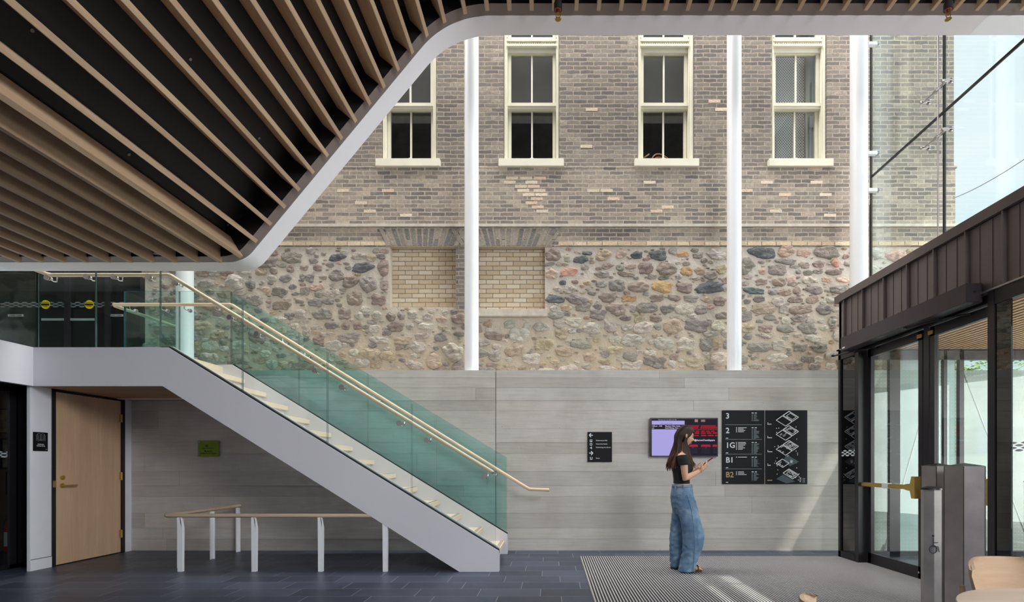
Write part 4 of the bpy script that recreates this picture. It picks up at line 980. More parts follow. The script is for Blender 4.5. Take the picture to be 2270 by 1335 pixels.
mb = MB(); mb.bbox(XV-.15, XV-.001, 4.78, 6.86, 2.712, 2.885, .003); mb.build('housing', simple('operator_housing', (66, 59, 64), .35, metal=.2), op)
mb = MB(); mb.tube([(XV-.075, 4.779, 2.81), (XV-.075, 4.776, 2.81)], .009, 14); mb.build('end_screw', M_black, op)
mb = MB(); mb.box(XV-.1515, XV-.15, 6.76, 6.82, 2.735, 2.755); mb.build('maker_plate', M_signw, op)
for (ya_, yb2) in ((5.35, 5.05), (6.80, 6.35)):
    mb = MB(); mb.tube([(XV-.12, ya_+.3, 2.70), (XV+.02, ya_-.15, 2.695), (XG-.02, ya_-.32, 2.68)], .009, 10); mb.cyl((XV-.12, ya_+.3, 2.69), (XV-.12, ya_+.3, 2.715), .02, 14); mb.cyl((XV+.0, ya_-.05, 2.68), (XV+.0, ya_-.05, 2.715), .03, 14); mb.build('closer_arm', M_black, op)
for ya_ in (5.55, 5.72):
    mb = MB(); mb.box(XG-.012, XG, ya_, ya_+.07, 2.62, 2.66); mb.build('pivot_plate', M_brass, op)
mb = MB(); mb.box(5.3, 11.5, 7.24, 8.55, 3.38, 3.46); mb.box(7.05, 11.5, 3.0, 7.24, 3.38, 3.46); tag(mb.build('sun_block_canopy', M_zinc), 'unseen canopy added to shade the concrete wall outside the vestibule', 'canopy')  # out of view, added to keep direct sun off the outdoor concrete
# white panel, rods and rear post beyond the vestibule
mb = MB(); mb.box(WX(1990, 7.64), WX(2114, 7.64), 7.62, 7.69, 0.0, 2.95); tag(mb.build('white_panel', simple('pale_panel', (214, 222, 222), .5, var=.02)), 'tall pale panel on the concrete wall behind the vestibule glass', 'panel')
def rod(a, b, lab):
    g = thing('tension_rod', lab, 'tension rod', a, 'diagonal steel rods behind the vestibule'); A = Vector(a); B = Vector(b); d = (B-A).normalized()
    mb = MB(); mb.tube([A+d*.12, B-d*.12], .011, 10); mb.build('rod', M_steel, g)
    mb = MB(); mb.tube([A, A+d*.05, A+d*.15], [.02, .022, .013], 10); mb.tube([B, B-d*.05, B-d*.15], [.02, .022, .013], 10); mb.build('turnbuckle', M_steel, g)
    mb = MB(); mb.prism([(A.x-.07, A.z-.02), (A.x+.05, A.z-.02), (A.x+.02, A.z+.13), (A.x-.0, A.z+.13)], 'Y', A.y-.008, A.y+.008); mb.build('anchor_plate', M_steel, g)
rod((4.56, 7.29, .02), (5.33, 7.29, 2.74), 'steel tension rod leaning right from the floor behind the first door')
rod((6.62, 7.29, .02), (5.58, 7.29, 2.74), 'steel tension rod leaning left from the floor behind the second door')

# ---- frameless curtain wall above the vestibule
XC = 4.72
cw = sempty('window_6', (XC, 6.4, 3.5)); cw['label'] = 'frameless glass curtain wall with a diagonal looking horizontal joint'
ys_ = [7.84, 6.38, 4.91, 3.44, 1.97, .5]
for ya_, yb2 in zip(ys_[:-1], ys_[1:]):
    for za_, zb2 in ((3.53, 5.485), (5.505, 8.2)):
        mb = MB(); mb.box(XC, XC+.014, yb2+.012, ya_-.012, za_, zb2); mb.build('pane', M_glassC, cw)
mb = MB()
for y in ys_: mb.box(XC-.002, XC+.018, y-.014, y+.014, 3.53, 8.2)
mb.box(XC-.004, XC+.018, .5, 7.84, 5.482, 5.508); mb.build('sealant_joint', M_rubber, cw)
mb = MB(); mb.box(XC-.004, XC+.03, 7.86, 7.875, 3.5, 5.1); mb.cyl((XC-.055, 6.40, 3.5), (XC-.055, 6.40, 6.5), .009, 12); mb.cyl((XC-.055, 4.93, 3.5), (XC-.055, 4.93, 6.5), .009, 12); mb.build('support_rod', M_steel, cw)
def spider(y, z, lab):
    g = thing('spider_fitting', lab, 'glass fitting', (XC-.055, y, z), 'steel fittings clamping the curtain wall glass')
    mb = MB(); mb.tube([(XC-.075, y+.2, z), (XC-.06, y+.05, z), (XC-.055, y, z), (XC-.06, y-.05, z), (XC-.075, y-.17, z)], [.013, .018, .034, .018, .013], 12); mb.build('arm', M_chrome, g, smooth=50)
    for s in (-.17, .2):
        mb = MB(); mb.tube([(XC-.12, y+s, z), (XC-.1, y+s, z), (XC-.03, y+s, z), (XC-.002, y+s, z)], [.014, .02, .012, .014], 12); mb.tube([(XC-.018, y+s, z), (XC-.001, y+s, z)], .032, 20); mb.build('glass_button', M_chrome, g, smooth=40)
spider(6.42, 5.77, 'steel spider fitting above the joint of the curtain wall glass')
spider(6.42, 5.20, 'steel spider fitting below the joint of the curtain wall glass')
spider(4.95, 5.78, 'steel spider fitting at the right edge near the ceiling band')
for py, lab in ((98, 'topmost'), (340, 'middle'), (422, 'lowest')):
    Y = 7.80; z = WZ(py, Y); g = thing('column_bracket', 'white bracket from the thick column to the glass, %s of three' % lab, 'bracket', (4.66, Y, z), 'brackets on the thick column')
    mb = MB(); mb.bbox(4.64, 4.78, Y-.03, Y+.03, z-.028, z+.022, .004); mb.build('arm', M_white2, g)
    mb = MB(); mb.tube([(4.78, Y, z), (4.81, Y, z)], .014, 12); mb.tube([(4.808, Y, z), (4.822, Y, z)], .034, 20); mb.build('clamp_button', M_chrome, g, smooth=40)
mb = MB(); pts = [(14+40*t, 60-30*t, 31+t*9-6*t*(1-t)) for t in [i/12 for i in range(13)]]
a_ = Vector(at_y(2110, 441, 60)); b_ = Vector(at_y(2290, 340, 40)); mb.tube([a_+(b_-a_)*t+Vector((0, 0, -1.2*t*(1-t))) for t in [-.6+i*.15 for i in range(16)]], .035, 6)
tag(mb.build('overhead_cable', M_black), 'thin overhead cable crossing the sky outside the glass', 'cable')
# camera post on the brick wall corner
# ---- trees beyond the concrete wall
M_leaf = simple('leaf_green', (120, 158, 70), .7, var=.35, vscale=3); M_bark = simple('bark', (88, 76, 62), .9)
def tree(x, y, h, r, lab, seed):
    rg = random.Random(seed); g = thing('leafy_tree', lab, 'tree', (x, y, 0), 'trees outside behind the concrete wall')
    mb = MB(); mb.tube([(x, y, -.1), (x+.1, y, h*.5), (x, y, h*.8)], [.14, .1, .04], 10); mb.build('trunk', M_bark, g)
    mb = MB()
    for _ in range(1500):
        v = Vector((rg.gauss(0, 1), rg.gauss(0, 1), rg.gauss(0, 1))).normalized()*r*rg.uniform(.55, 1)**.6
        c = Vector((x, y, h-r*.8))+Vector((v.x, v.y, v.z*.85)); s = rg.uniform(.06, .12); R = Matrix.Rotation(rg.uniform(0, 6), 3, 'Z') @ Matrix.Rotation(rg.uniform(-1, 1), 3, 'X')
        mb.add([c+R @ Vector(q)*s for q in ((-1, 0, 0), (-.2, -.5, .05), (1, 0, 0), (-.2, .5, .05))], [(0, 1, 2, 3)])
    mb.build('foliage', M_leaf, g, fix=False)
tree(19.3, 22, 6.3, 2.2, 'green tree outside at the right edge beyond the concrete wall', 1)
tree(WX(2122, 20), 20, 4.9, .9, 'small green tree outside beside the dark vestibule post', 2)
# ================================================================ FLOOR MAT, POSTS, FURNITURE
mt = thing('entrance_mat', 'large ribbed aluminium entrance mat on the slate floor', 'mat', (2, 5, 0))
mb = MB(); mb.box(.394, XG+.05, 3.6, 7.185, .0005, .004); mb.build('carpet_insert', simple('mat_carpet', (44, 42, 44), .95), mt)
mb = MB(); x = .396
while x < 4.0:
    mb.box(x, x+.0125, 3.6, 7.183, .004, .009); x += .0289
mb.build('aluminium_ribs', simple('mat_rib', (188, 186, 188), .5, metal=.3), mt)
mb = MB(); mb.box(.388, .394, 3.6, 7.19, 0, .008); mb.box(.388, XG, 7.184, 7.19, 0, .008); mb.build('mat_frame', M_steel, mt)

def hexprism(mb, cx, cy, r, z0, z1, rot=0, sy=1):
    mb.prism([(cx+r*math.cos(rot+k*PI/3), cy+sy*r*math.sin(rot+k*PI/3)) for k in range(6)], 'Z', z0, z1)
def hexcap(mb, cx, cy, r, z0, z1, rot=0, sy=1):
    P = [(cx+r*math.cos(rot+k*PI/3), cy+sy*r*math.sin(rot+k*PI/3), z0) for k in range(6)]
    mb.add(P+[(cx, cy, z1)], [(k, (k+1) % 6, 6) for k in range(6)]+[tuple(range(5, -1, -1))])
def tallpost(px0, px1, Y, lab, rot):
    x0, x1 = WX(px0, Y), WX(px1, Y); r = (x1-x0)/2/.985; cx = (x0+x1)/2
    g = thing('steel_post', lab, 'post', (cx, Y, 0), 'tall stainless posts by the doors')
    mb = MB(); hexprism(mb, cx, Y, r, .009, 1.238, rot); mb.build('shaft', M_steel, g)
    mb = MB(); hexcap(mb, cx, Y, r+.003, 1.238, 1.262, rot); mb.build('cap', simple('dark_cap', (62, 60, 66), .3, metal=.6), g)
    mb = MB(); 
    for k in range(6): 
        a = rot+k*PI/3; mb.cyl((cx+(r-.001)*math.cos(a), Y+(r-.001)*math.sin(a), 0), (cx+(r-.001)*math.cos(a), Y+(r-.001)*math.sin(a), 1.235), .003, 6)
    mb.build('edge_seam', M_black, g)
tallpost(2046, 2112, 4.48, 'tall hexagonal stainless post, left of the tall pair', .87)
tallpost(2098, 2179, 4.16, 'tall hexagonal stainless post, right of the tall pair', .87)
def actuator(cx, cy, h, lab, z0=0):
    g = thing('actuator_post', lab, 'post', (cx, cy, 0), 'shorter stainless posts')
    mb = MB(); mb.tube([(cx, cy, .01), (cx, cy, h)], (.066), 6, up=(1, .2, 0)); mb.build('shaft', M_steel, g)
    mb = MB(); mb.tube([(cx, cy, h), (cx, cy, h+.012), (cx, cy, h+.025)], [.072, .07, .03], 20); mb.tube([(cx, cy, .01), (cx, cy, .03)], .1, 20); mb.build('cap', M_black, g, smooth=40)
    a0 = Vector((cx-.03, cy-.064, .62))
    mb = MB()
    def s2(a, b): mb.tube([a0+Vector((a[0], 0, a[1])), a0+Vector((b[0], 0, b[1]))], .0028, 6)
    for k in range(10): s2((.03*math.cos(k*.628), .03*math.sin(k*.628)), (.03*math.cos((k+1)*.628), .03*math.sin((k+1)*.628)))
    s2((0, .02), (0, .085)); s2((0, .05), (.035, .05)); s2((.0, .02), (.035, .02)); s2((.035, .02), (.045, -.02)); mb.ball(a0+Vector((0, 0, .1)), .008)
    mb.build('wheelchair_symbol', simple('navy_print_%d' % int(cx*10), (30, 34, 60), .6), g)
actuator(WX(2064, 4.0), 4.0, 1.06, 'short steel actuator post at left of the tall posts')
actuator(6.28, 6.95, 1.02, 'short steel actuator post seen through the right side glass')

# table and chairs
TX, TY, TR = 1.85, 1.735, .42
tb = thing('round_table', 'round pale wooden table at the lower right corner', 'table', (TX, TY, 0))
mb = MB(); mb.lathe([(.001, .722), (TR-.03, .722), (TR-.004, .735), (TR, .742), (TR-.002, .748), (TR-.01, .75), (.001, .75)], (TX, TY, 0), 96); mb.build('table_top', M_table, tb, smooth=30)
mb = MB(); mb.cyl((TX, TY, .02), (TX, TY, .722), .03, 24); mb.build('pedestal', M_black, tb, smooth=30)
mb = MB(); mb.lathe([(.001, 0), (.25, 0), (.25, .01), (.04, .03), (.001, .03)], (TX, TY, 0)); mb.build('base', M_black, tb, smooth=30)
def chair(cx, cy, rz, lab, zt=.79):
    """shell-back wooden chair; local +y is the direction the sitter faces"""
    g = thing('dining_chair', lab, 'chair', (0, 0, 0), 'pale wooden chairs at the round table')
    mb = MB(); n = 18; vs = []
    rows = [(zt-.205, .196, -.0), (zt-.19, .215, -.004), (zt-.10, .232, -.012), (zt-.03, .238, -.02), (zt-.006, .232, -.024), (zt, .215, -.026)]
    ring = []
    for z, hw, lean in rows:
        rr = []
        for k in range(n+1):
            u = -1+2*k/n; x = hw*u; y = -.235+lean+.16*abs(u)**2.4
            dz = -.03*(max(0, abs(u)-.6)/.4)**2*(1 if z > zt-.08 else (-.6 if z < zt-.15 else 0))
            rr.append((x, y, z+dz))
        ring.append(rr)
    th = .016; m = len(rows)
    for rr in ring: vs += rr
    for rr in ring: vs += [(x*(1-.0), y-th, z) for x, y, z in rr]
    w = n+1; fs = []
    for i in range(m-1):
        for k in range(n):
            a = i*w+k; fs.append((a, a+1, a+w+1, a+w)); b = m*w+a; fs.append((b, b+w, b+w+1, b+1))
    for k in range(n): fs.append((k, m*w+k, m*w+k+1, k+1)); t = (m-1)*w+k; fs.append((t, t+1, m*w+t+1, m*w+t))
    for i in range(m-1):
        a = i*w; fs.append((a, a+w, m*w+a+w, m*w+a)); a = i*w+n; fs.append((a, m*w+a, m*w+a+w, a+w))
    mb.add(vs, fs); mb.build('backrest', M_chair, g, smooth=40)
    mb = MB(); n = 28; vs = []
    for z, k in ((.43, .96), (.44, 1), (.455, 1), (.462, .97)):
        for j in range(n):
            a = 2*PI*j/n; c, s = math.cos(a), math.sin(a); r = (abs(c)**3+abs(s)**3)**(-1/3); vs.append((.215*r*c*k, .205*r*s*k, z))
    mb.add(vs, [(i*n+j, i*n+(j+1) % n, (i+1)*n+(j+1) % n, (i+1)*n+j) for i in range(3) for j in range(n)]+[tuple(range(n-1, -1, -1)), tuple(3*n+j for j in range(n))]); mb.build('seat', M_chair, g, smooth=40)
    for sx in (-1, 1):
        mb = MB(); mb.tube([(sx*.2, -.2, 0), (sx*.185, -.185, .43), (sx*.19, -.215, zt-.13)], [.011, .017, .012], 12); mb.build('leg', M_chair, g, smooth=40)
        mb = MB(); mb.tube([(sx*.2, .2, 0), (sx*.175, .165, .435)], [.011, .017], 12); mb.build('leg', M_chair, g, smooth=40)
    g.location = (cx, cy, 0); g.rotation_euler = (0, 0, rz)
    return g
chair(2.16, 2.33, PI, 'pale wooden chair behind the round table, facing the camera', .80)
chair(1.15, 1.83, -PI/2+.12, 'pale wooden chair at the bottom edge, left of the round table', .777)

# ================================================================ WALL SIGNS AND SCREEN
YS = YW-.012
MP = lambda px, py, y=YS-.0125: plane((WX(px, YS), y, WZ(py, YS)), (1, 0, 0), (0, 0, 1))
U = YS/F      # metres per photo pixel on the wall
def plate(px0, px1, py0, py1, par, th=.012, mat=None, nm='sign_plate'):
    mb = MB(); mb.bbox(WX(px0, YS), WX(px1, YS), YS-th, YS+.004, WZ(py1, YS), WZ(py0, YS), .002); return mb.build(nm, mat or M_signb, par)
def bars(par, rects, mat, nm, y=YS-.0132):
    mb = MB()
    for a, b, c, d in rects: mb.box(WX(a, YS), WX(c, YS), y, y+.0012, WZ(d, YS), WZ(b, YS))
    o = mb.build(nm, mat, par)
    if nm in ('fine_print', 'room_list'): o['kind'] = 'stuff'
    return o
s1 = thing('direction_sign', 'black wall sign with arrows, left of the screen', 'sign', (WX(1330, YS), YS, WZ(1024, YS)))
plate(1302.5, 1356.5, 958, 1024.5, s1)
textmesh([('Performance Hall', 1321-1302, -(978-958), 3.5, 'LEFT', .05), ('Visual Arts Studio', 1321-1302, -(985.8-958), 3.5, 'LEFT', .05), ('Performing Arts Studio', 1321-1302, -(993.3-958), 3.5, 'LEFT', .05), ('Bistro', 1321-1302, -(1017.2-958), 3.5, 'LEFT', .05)],
         'lettering', M_signw, s1, MP(1302, 958) @ Matrix.Scale(U, 4))
mb = MB()
def ln(p, q, w=.55, y=YS-.0135, s=1):
    A = Vector((WX(p[0], YS), y, WZ(p[1], YS))); B = Vector((WX(q[0], YS), y, WZ(q[1], YS))); mb.tube([A, B], w*U/2*1.6, 6)
for (cx, cy, s) in ((1310, 965.5, -1), (1310, 1005, 1)):
    ln((cx-s*4, cy), (cx+s*4, cy), 1.3); ln((cx, cy-4.2), (cx+s*4.2, cy), 1.3); ln((cx, cy+4.2), (cx+s*4.2, cy), 1.3)
mb.build('arrows', M_signw, s1)
mb = MB()
for a, b in (((1307.5, 975), (1312.5, 975)), ((1307.5, 980), (1312.5, 980)), ((1307.5, 975), (1307.5, 980)), ((1312.5, 975), (1312.5, 980)), ((1308, 977.5), (1312, 977.5)), ((1308, 979), (1312, 979))): ln(a, b)
for k in range(8): ln((1310+2.5*math.cos(k*.785), 985.5+2.5*math.sin(k*.785)), (1310+2.5*math.cos(k*.785+.785), 985.5+2.5*math.sin(k*.785+.785)), .8)
ln((1311, 991), (1311, 996), 1); ln((1308, 993.5), (1311, 991), .8); ln((1308, 993.5), (1311, 994), .8)
ln((1307.5, 1018.5), (1313, 1018.5), .9); ln((1308.5, 1014), (1308.5, 1018), .8); ln((1313, 1014), (1312, 1018), .8); ln((1307.5, 1014), (1309.5, 1014), .6); ln((1311, 1014), (1313, 1014), .6)
mb.build('icons', M_signw, s1)

s2_ = thing('floor_directory', 'large black floor directory with big numerals, right of the screen', 'sign', (WX(1647, YS), YS, WZ(1074, YS)))
plate(1600.5, 1694, 910, 1073.5, s2_)
ox, oy = 1600, 910
tx = [('3', 8, -18.2, 17), ('2', 8, -50.5, 17), ('1G', 8, -83, 17), ('B1', 8, -115.7, 17)]
for a, b, c, d in tx: textmesh([(a, b, c, d, 'LEFT', .25)], 'floor_numeral', M_signw, s2_, MP(ox, oy) @ Matrix.Scale(U, 4))
textmesh([('B2', 8, -148.3, 17, 'LEFT', .25)], 'floor_numeral', M_signgold, s2_, MP(ox, oy) @ Matrix.Scale(U, 4))
bars(s2_, [(1607, 942+k*32.6-.5, 1688, 942+k*32.6+.5) for k in range(4)], M_signg, 'divider_lines')
rg = random.Random(4); R1 = []; R2 = []
for k, (n1, n2) in enumerate(((0, 8), (4, 14), (6, 14), (1, 12), (3, 11))):
    y0 = 910+k*32.6+6
    for i in range(n1):
        R1.append((1631, y0+i*3-.8, 1633, y0+i*3+.8)); R1.append((1635.5, y0+i*3-.6, 1635.5+rg.uniform(9, 22), y0+i*3+.6))
    R1.append((1665.5, y0-.8, 1670, y0+.8)); R1.append((1672.5, y0-.8, 1677, y0+.8))
    for i in range(n2):
        yy = y0+3+i*1.6 if n2 > 9 else y0+3.5+i*2
        R2.append((1665.5, yy-.4, 1668, yy+.4)); R2.append((1670, yy-.4, 1670+rg.uniform(5, 13), yy+.4))
    if k: R1.append((1608.5, 910+k*32.6+28.5, 1613.5, 910+k*32.6+30))
bars(s2_, R1, M_signw, 'fine_print'); bars(s2_, R2, M_signg, 'room_list')
s3 = thing('floor_map_sign', 'black sign with five stacked isometric floor plans', 'sign', (WX(1743, YS), YS, WZ(1074, YS)))
plate(1696.5, 1789, 910, 1073.5, s3)
mb = MB()
def iso(cx, cy, W_, D_, u, v): return (cx+u*W_-v*D_*.86, cy+u*W_*.58+v*D_*.58)
rg = random.Random(9)
for k, cy0 in enumerate((912.5, 944, 977, 1008, 1040)):
    cx0 = 1748
    def P(u, v): return (cx0+u*21-v*29, cy0+u*13+v*20)
    def poly(pts, w=.8):
        for a, b in zip(pts, pts[1:]+pts[:1]): ln(P(*a), P(*b), w)
    if k < 3 or k == 4:
        poly([(0, 0), (1, 0), (1, .45), (0, .45)], 1.1); poly([(.22, .06), (.86, .06), (.86, .36), (.22, .36)], .8)
    if k < 4:
        poly([(0, .5), (1-.3*(k == 3), .5), (1-.3*(k == 3), .98), (0, .98)], 1.0)
    for _ in range((2, 9, 14, 8, 8)[k]):
        u, v = rg.uniform(0, .8), rg.uniform(.02, .9 if k < 4 else .4); a, b = rg.uniform(.06, .2), rg.uniform(.04, .14); poly([(u, v), (u+a, v), (u+a, v+b), (u, v+b)], .5)
mb.build('floor_plan_drawings', M_signw, s3)
mb = MB()
for pts in (((1742, 1007), (1770, 1024), (1750, 1034), (1736, 1022)), ((1735, 1052), (1762, 1068), (1742, 1072), (1720, 1062))):
    P_ = [(WX(x, YS), YS-.0127, WZ(y, YS)) for x, y in pts]; mb.add(P_+[(a, b-.0006, c) for a, b, c in P_], [(0, 1, 2, 3), (4, 5, 6, 7)])
mb.build('grey_plan_areas', M_signgrey, s3)
R = [(1700.5, y, 1700.5+w, y+1.6) for y, w in ((940, 9), (970, 10), (1001, 11), (1031, 7))]+[(1700.5, y-3, 1702, y-1) for y in (940, 970, 1001, 1031)]
for _ in range(26):
    x = rg.choice((rg.uniform(1715, 1726), rg.uniform(1762, 1772))); y = rg.uniform(945, 1065); R.append((x, y, x+1.8, y+1.8))
bars(s3, R, M_signw, 'fine_print'); bars(s3, [(1700.5, 1064, 1711, 1066)], M_signgold, 'gold_caption')
bars(s3, [(1778, 1060+k*2.2, 1784, 1061+k*2.2) for k in range(5)], M_signg, 'address_lines')
textmesh([('FCab', 0, 0, 5, 'LEFT', .05)], 'vertical_mark', M_signw, s3, plane((WX(1775, YS), YS-.0125, WZ(1069, YS)), (0, 0, 1), (-1, 0, 0)) @ Matrix.Scale(U, 4))
# green plaque
YP = YW-.03
s4 = thing('green_plaque', 'small green acrylic plaque on the concrete wall beneath the stair', 'sign', (WX(465, YP), YP, WZ(1013, YP)))
mb = MB(); mb.bbox(WX(441, YP), WX(486, YP), YP-.008, YP, WZ(1012.5, YP), WZ(977, YP), .002); mb.build('sign_plate', simple('lime_acrylic', (128, 148, 10), .25, var=.04), s4)
mb = MB(); mb.box(WX(438, YP), WX(441.3, YP), YP-.002, YP+.024, WZ(1012.5, YP), WZ(977, YP)); mb.build('side_edge', simple('pale_edge', (150, 146, 156), .4), s4)
for px, py in ((443.2, 980), (482, 980), (443.2, 1009.5), (482.4, 1009.5)):
    mb = MB(); mb.tube([(WX(px, YP), YP-.014, WZ(py, YP)), (WX(px, YP), YP-.006, WZ(py, YP))], .007, 12); mb.build('screw', M_chrome, s4)
UP = YP/F; M4 = plane((WX(441, YP), YP-.0085, WZ(977, YP)), (1, 0, 0), (0, 0, 1)) @ Matrix.Scale(UP, 4)
textmesh([('Museum', 21, -25, 5, 'CENTER', .08), ('Collections Space', 21.5, -29.8, 5, 'CENTER', .08)], 'lettering', M_signb, s4, M4)
mb = MB()
for a in range(3):
    for b in range(3):
        x0 = WX(456+a*2, YP); z0 = WZ(986+b*2, YP); mb.box(x0, x0+1.6*UP, YP-.0095, YP-.008, z0-1.6*UP, z0)
x0 = WX(448.5, YP); 
for k, (a, b) in enumerate(((0, 7), (8, 9.5), (11, 15), (16, 27))): mb.box(WX(448.5+a, YP), WX(448.5+b, YP), YP-.009, YP-.008, WZ(995.2, YP), WZ(993.8, YP))
mb.build('logo_mark', simple('plaque_print', (62, 66, 14), .5), s4)

# television screen
tv = thing('wall_screen', 'wall mounted flat screen showing a schedule and red theatre seats', 'screen', (WX(1516, YS), YS, WZ(1013, YS)))
YT = YW-.075
T = lambda px: WX(px, YT)
Zt = lambda py: WZ(py, YT)
mb = MB(); mb.bbox(T(1441.5), T(1592), YT, YT+.05, Zt(1012.5), Zt(926.5), .004); mb.box(T(1480), T(1550), YT+.05, YW-.006, Zt(990), Zt(950)); mb.build('housing', M_black, tv)
scr = simple('screen_dark', (32, 27, 36), .25, emit=1.0); 
mb = MB(); mb.box(T(1444.5), T(1590), YT-.001, YT+.002, Zt(1010), Zt(929)); sn = mb.build('screen', scr, tv)
def srect(rs, c, nm, e=1.0, d=.0016):
    mb = MB()
    for a, b, c_, d_2 in rs: mb.box(T(a), T(c_), YT-d, YT-.0008, Zt(d_2), Zt(b))
    return mb.build(nm, simple(nm, c, .3, emit=e), sn)
srect([(1445, 952, 1518, 1010.5), (1445, 933, 1517.5, 941.8)], (166, 158, 218), 'lilac_panel')
UT = YT/F; M5 = plane((T(1441), YT-.002, Zt(926)), (1, 0, 0), (0, 0, 1)) @ Matrix.Scale(UT, 4)
textmesh([('Monday June 16, 2025 2:01 PM', 38.5, -5.9, 3.2, 'CENTER', .03)], 'date_text', simple('date_text', (150, 142, 196), .3, emit=1), sn, M5)
textmesh([('ATS - Seminar Room', 37, -14.2, 2.9, 'CENTER', .02)], 'room_text', simple('room_text', (84, 78, 120), .3, emit=1), sn, M5)
textmesh([('2:00 pm  - 5:00', 4.6, -20, 3.6, 'LEFT', .05), ('pm', 4.6, -24.2, 3.6, 'LEFT', .05), ('Mandarin Older Adults', 33.5, -20, 3.6, 'LEFT', .06), ('Social Meetup- Party of', 33.5, -24.2, 3.6, 'LEFT', .06), ('@AuroraTownSquare', 98, -51.8, 5.0, 'LEFT', .12)], 'screen_text', simple('screen_text', (214, 206, 240), .3, emit=1), sn, M5)
mb = MB(); rg = random.Random(6)
def seat(x0, x1, y0, y1, r=.5):
    w = x1-x0; P_ = [(x0+.06*w, y0), (x1-.06*w, y0), (x1, y0+(y1-y0)*.4), (x1, y1), (x0, y1), (x0, y0+(y1-y0)*.4)]
    n = len(P_); vs = [(T(a), YT-.0018, Zt(b)) for a, b in P_]; mb.add(vs, [tuple(range(n))])
for (x0, x1) in ((1528, 1547), (1554, 1575), (1579.5, 1589.6)): seat(x0, x1, 986, 991)
for (x0, x1) in ((1527, 1549), (1554, 1566), (1569, 1582), (1585, 1589.6), (1538, 1549)): seat(x0, x1, 964.5, 967)
for (x0, x1) in ((1540, 1550), (1554, 1564), (1567, 1577), (1579.5, 1589.6)): seat(x0, x1, 959, 961.5)
for (x0, x1) in ((1533, 1540), (1542, 1550), (1554, 1562), (1565, 1573), (1576, 1584)): seat(x0, x1, 955.2, 957.2)
for r, (y, w) in enumerate(((952.3, 5.5), (949.8, 4.8), (947.6, 4.2), (945.6, 3.8), (944, 3.4))):
    x = 1524-r*.3
    while x < 1588.5-r*.4:
        if not 1550 < x+w*.5 < 1553.5: seat(x, x+w*.82, y-.9, y+.5)
        x += w
mb.build('seat_picture', simple('red_seats', (176, 24, 42), .3, emit=1), sn, fix=False)
mb = MB()
for (x0, x1) in ((1529, 1546), (1555, 1574), (1580.5, 1589.6)): mb.box(T(x0), T(x1), YT-.0022, YT-.001, Zt(1006), Zt(990.5))
mb.build('seat_backs', simple('seat_backs', (34, 33, 50), .3, emit=1), sn)
srect([(1534.5, 992, 1537, 993.6), (1563.5, 992, 1566.5, 993.6)], (52, 66, 150), 'seat_number_plates', d=.003)
srect([(1540, 930, 1547, 936)], (150, 126, 122), 'stage_picture'); srect([(1554, 930.5, 1563, 935.5)], (136, 112, 118), 'stage_curtain')
# ================================================================ PERSON (local: +x is the way she faces, -y is the side towards the camera)
PX = WX(1515, 6.23); PY = 6.23
def fx(x, y): return ((x-343)/681.4, (1249-y)/681.4)      # close-up pixels -> local metres
def remeshed(mb, voxel, smooth=4, factor=.5):
    me = mb.mesh('tmp', []) if False else None
    me = bpy.data.meshes.new('tmp'); me.from_pydata(mb.v, [], mb.f); me.update()
    bm = bmesh.new(); bm.from_mesh(me); bmesh.ops.recalc_face_normals(bm, faces=bm.faces); bm.to_mesh(me); bm.free()
    o = bpy.data.objects.new('tmp', me); COL.objects.link(o)
    r = o.modifiers.new('r', 'REMESH'); r.mode = 'VOXEL'; r.voxel_size = voxel
    if smooth:
        s = o.modifiers.new('s', 'SMOOTH'); s.iterations = smooth; s.factor = factor
    dg = bpy.context.evaluated_depsgraph_get(); dg.update()
    res = bpy.data.meshes.new_from_object(o.evaluated_get(dg)); bpy.data.objects.remove(o); res.shade_smooth(); return res
def put(me, name, mat, parent):
    me.name = name; me.materials.clear(); me.materials.append(mat); o = link(name, me, parent); o.location = (0, 0, 0); return o
def loftz(mb, rings, seg=28):
    """rings: (cx, cy, z, rx, ry[, power]) horizontal super-ellipses"""
    vs = []; n = len(rings)
    for r in rings:
        cx, cy, z, rx, ry = r[:5]; p = r[5] if len(r) > 5 else 2.2
        for j in range(seg):
            a = 2*PI*j/seg; c, s = math.cos(a), math.sin(a); k = (abs(c)**p+abs(s)**p)**(-1/p); vs.append((cx+rx*c*k, cy+ry*s*k, z))
    fs = [(i*seg+j, i*seg+(j+1) % seg, (i+1)*seg+(j+1) % seg, (i+1)*seg+j) for i in range(n-1) for j in range(seg)]
    fs += [tuple(range(seg-1, -1, -1)), tuple((n-1)*seg+j for j in range(seg))]
    mb.add(vs, fs)
M_skin, _t, _b = newmat('skin')
_b.inputs['Base Color'].default_value = lin((206, 158, 130)); _b.inputs['Roughness'].default_value = .5
_b.inputs['Subsurface Weight'].default_value = .12; _b.inputs['Subsurface Radius'].default_value = (.012, .005, .003)
M_top = simple('black_jersey', (27, 27, 31), .85, var=.1, vscale=9, bmp=.2, bscale=30)
def denim():
    m, t, b = newmat('blue_denim'); v = coords(t); f = noise_(t, v, 5, 4, .6); w = noise_(t, coords(t, (60, 60, 6)), 6, 3)
    c = ramp(t, math_(t, 'ADD', math_(t, 'MULTIPLY', f, .8), math_(t, 'MULTIPLY', w, .2)), [(.3, (66, 92, 122)), (.5, (94, 122, 150)), (.68, (136, 160, 180))])
    t.links.new(c, b.inputs['Base Color']); b.inputs['Roughness'].default_value = .9
    bump(t, b, noise_(t, coords(t, (1, 1, .35)), 14, 3), .45, .02); return m
M_denim = denim()
M_hair, _t, _b = newmat('dark_brown_hair')
_sp = N(_t, 'ShaderNodeSeparateXYZ'); _g = N(_t, 'ShaderNodeTexCoord'); _t.links.new(_g.outputs['Object'], _sp.inputs[0])
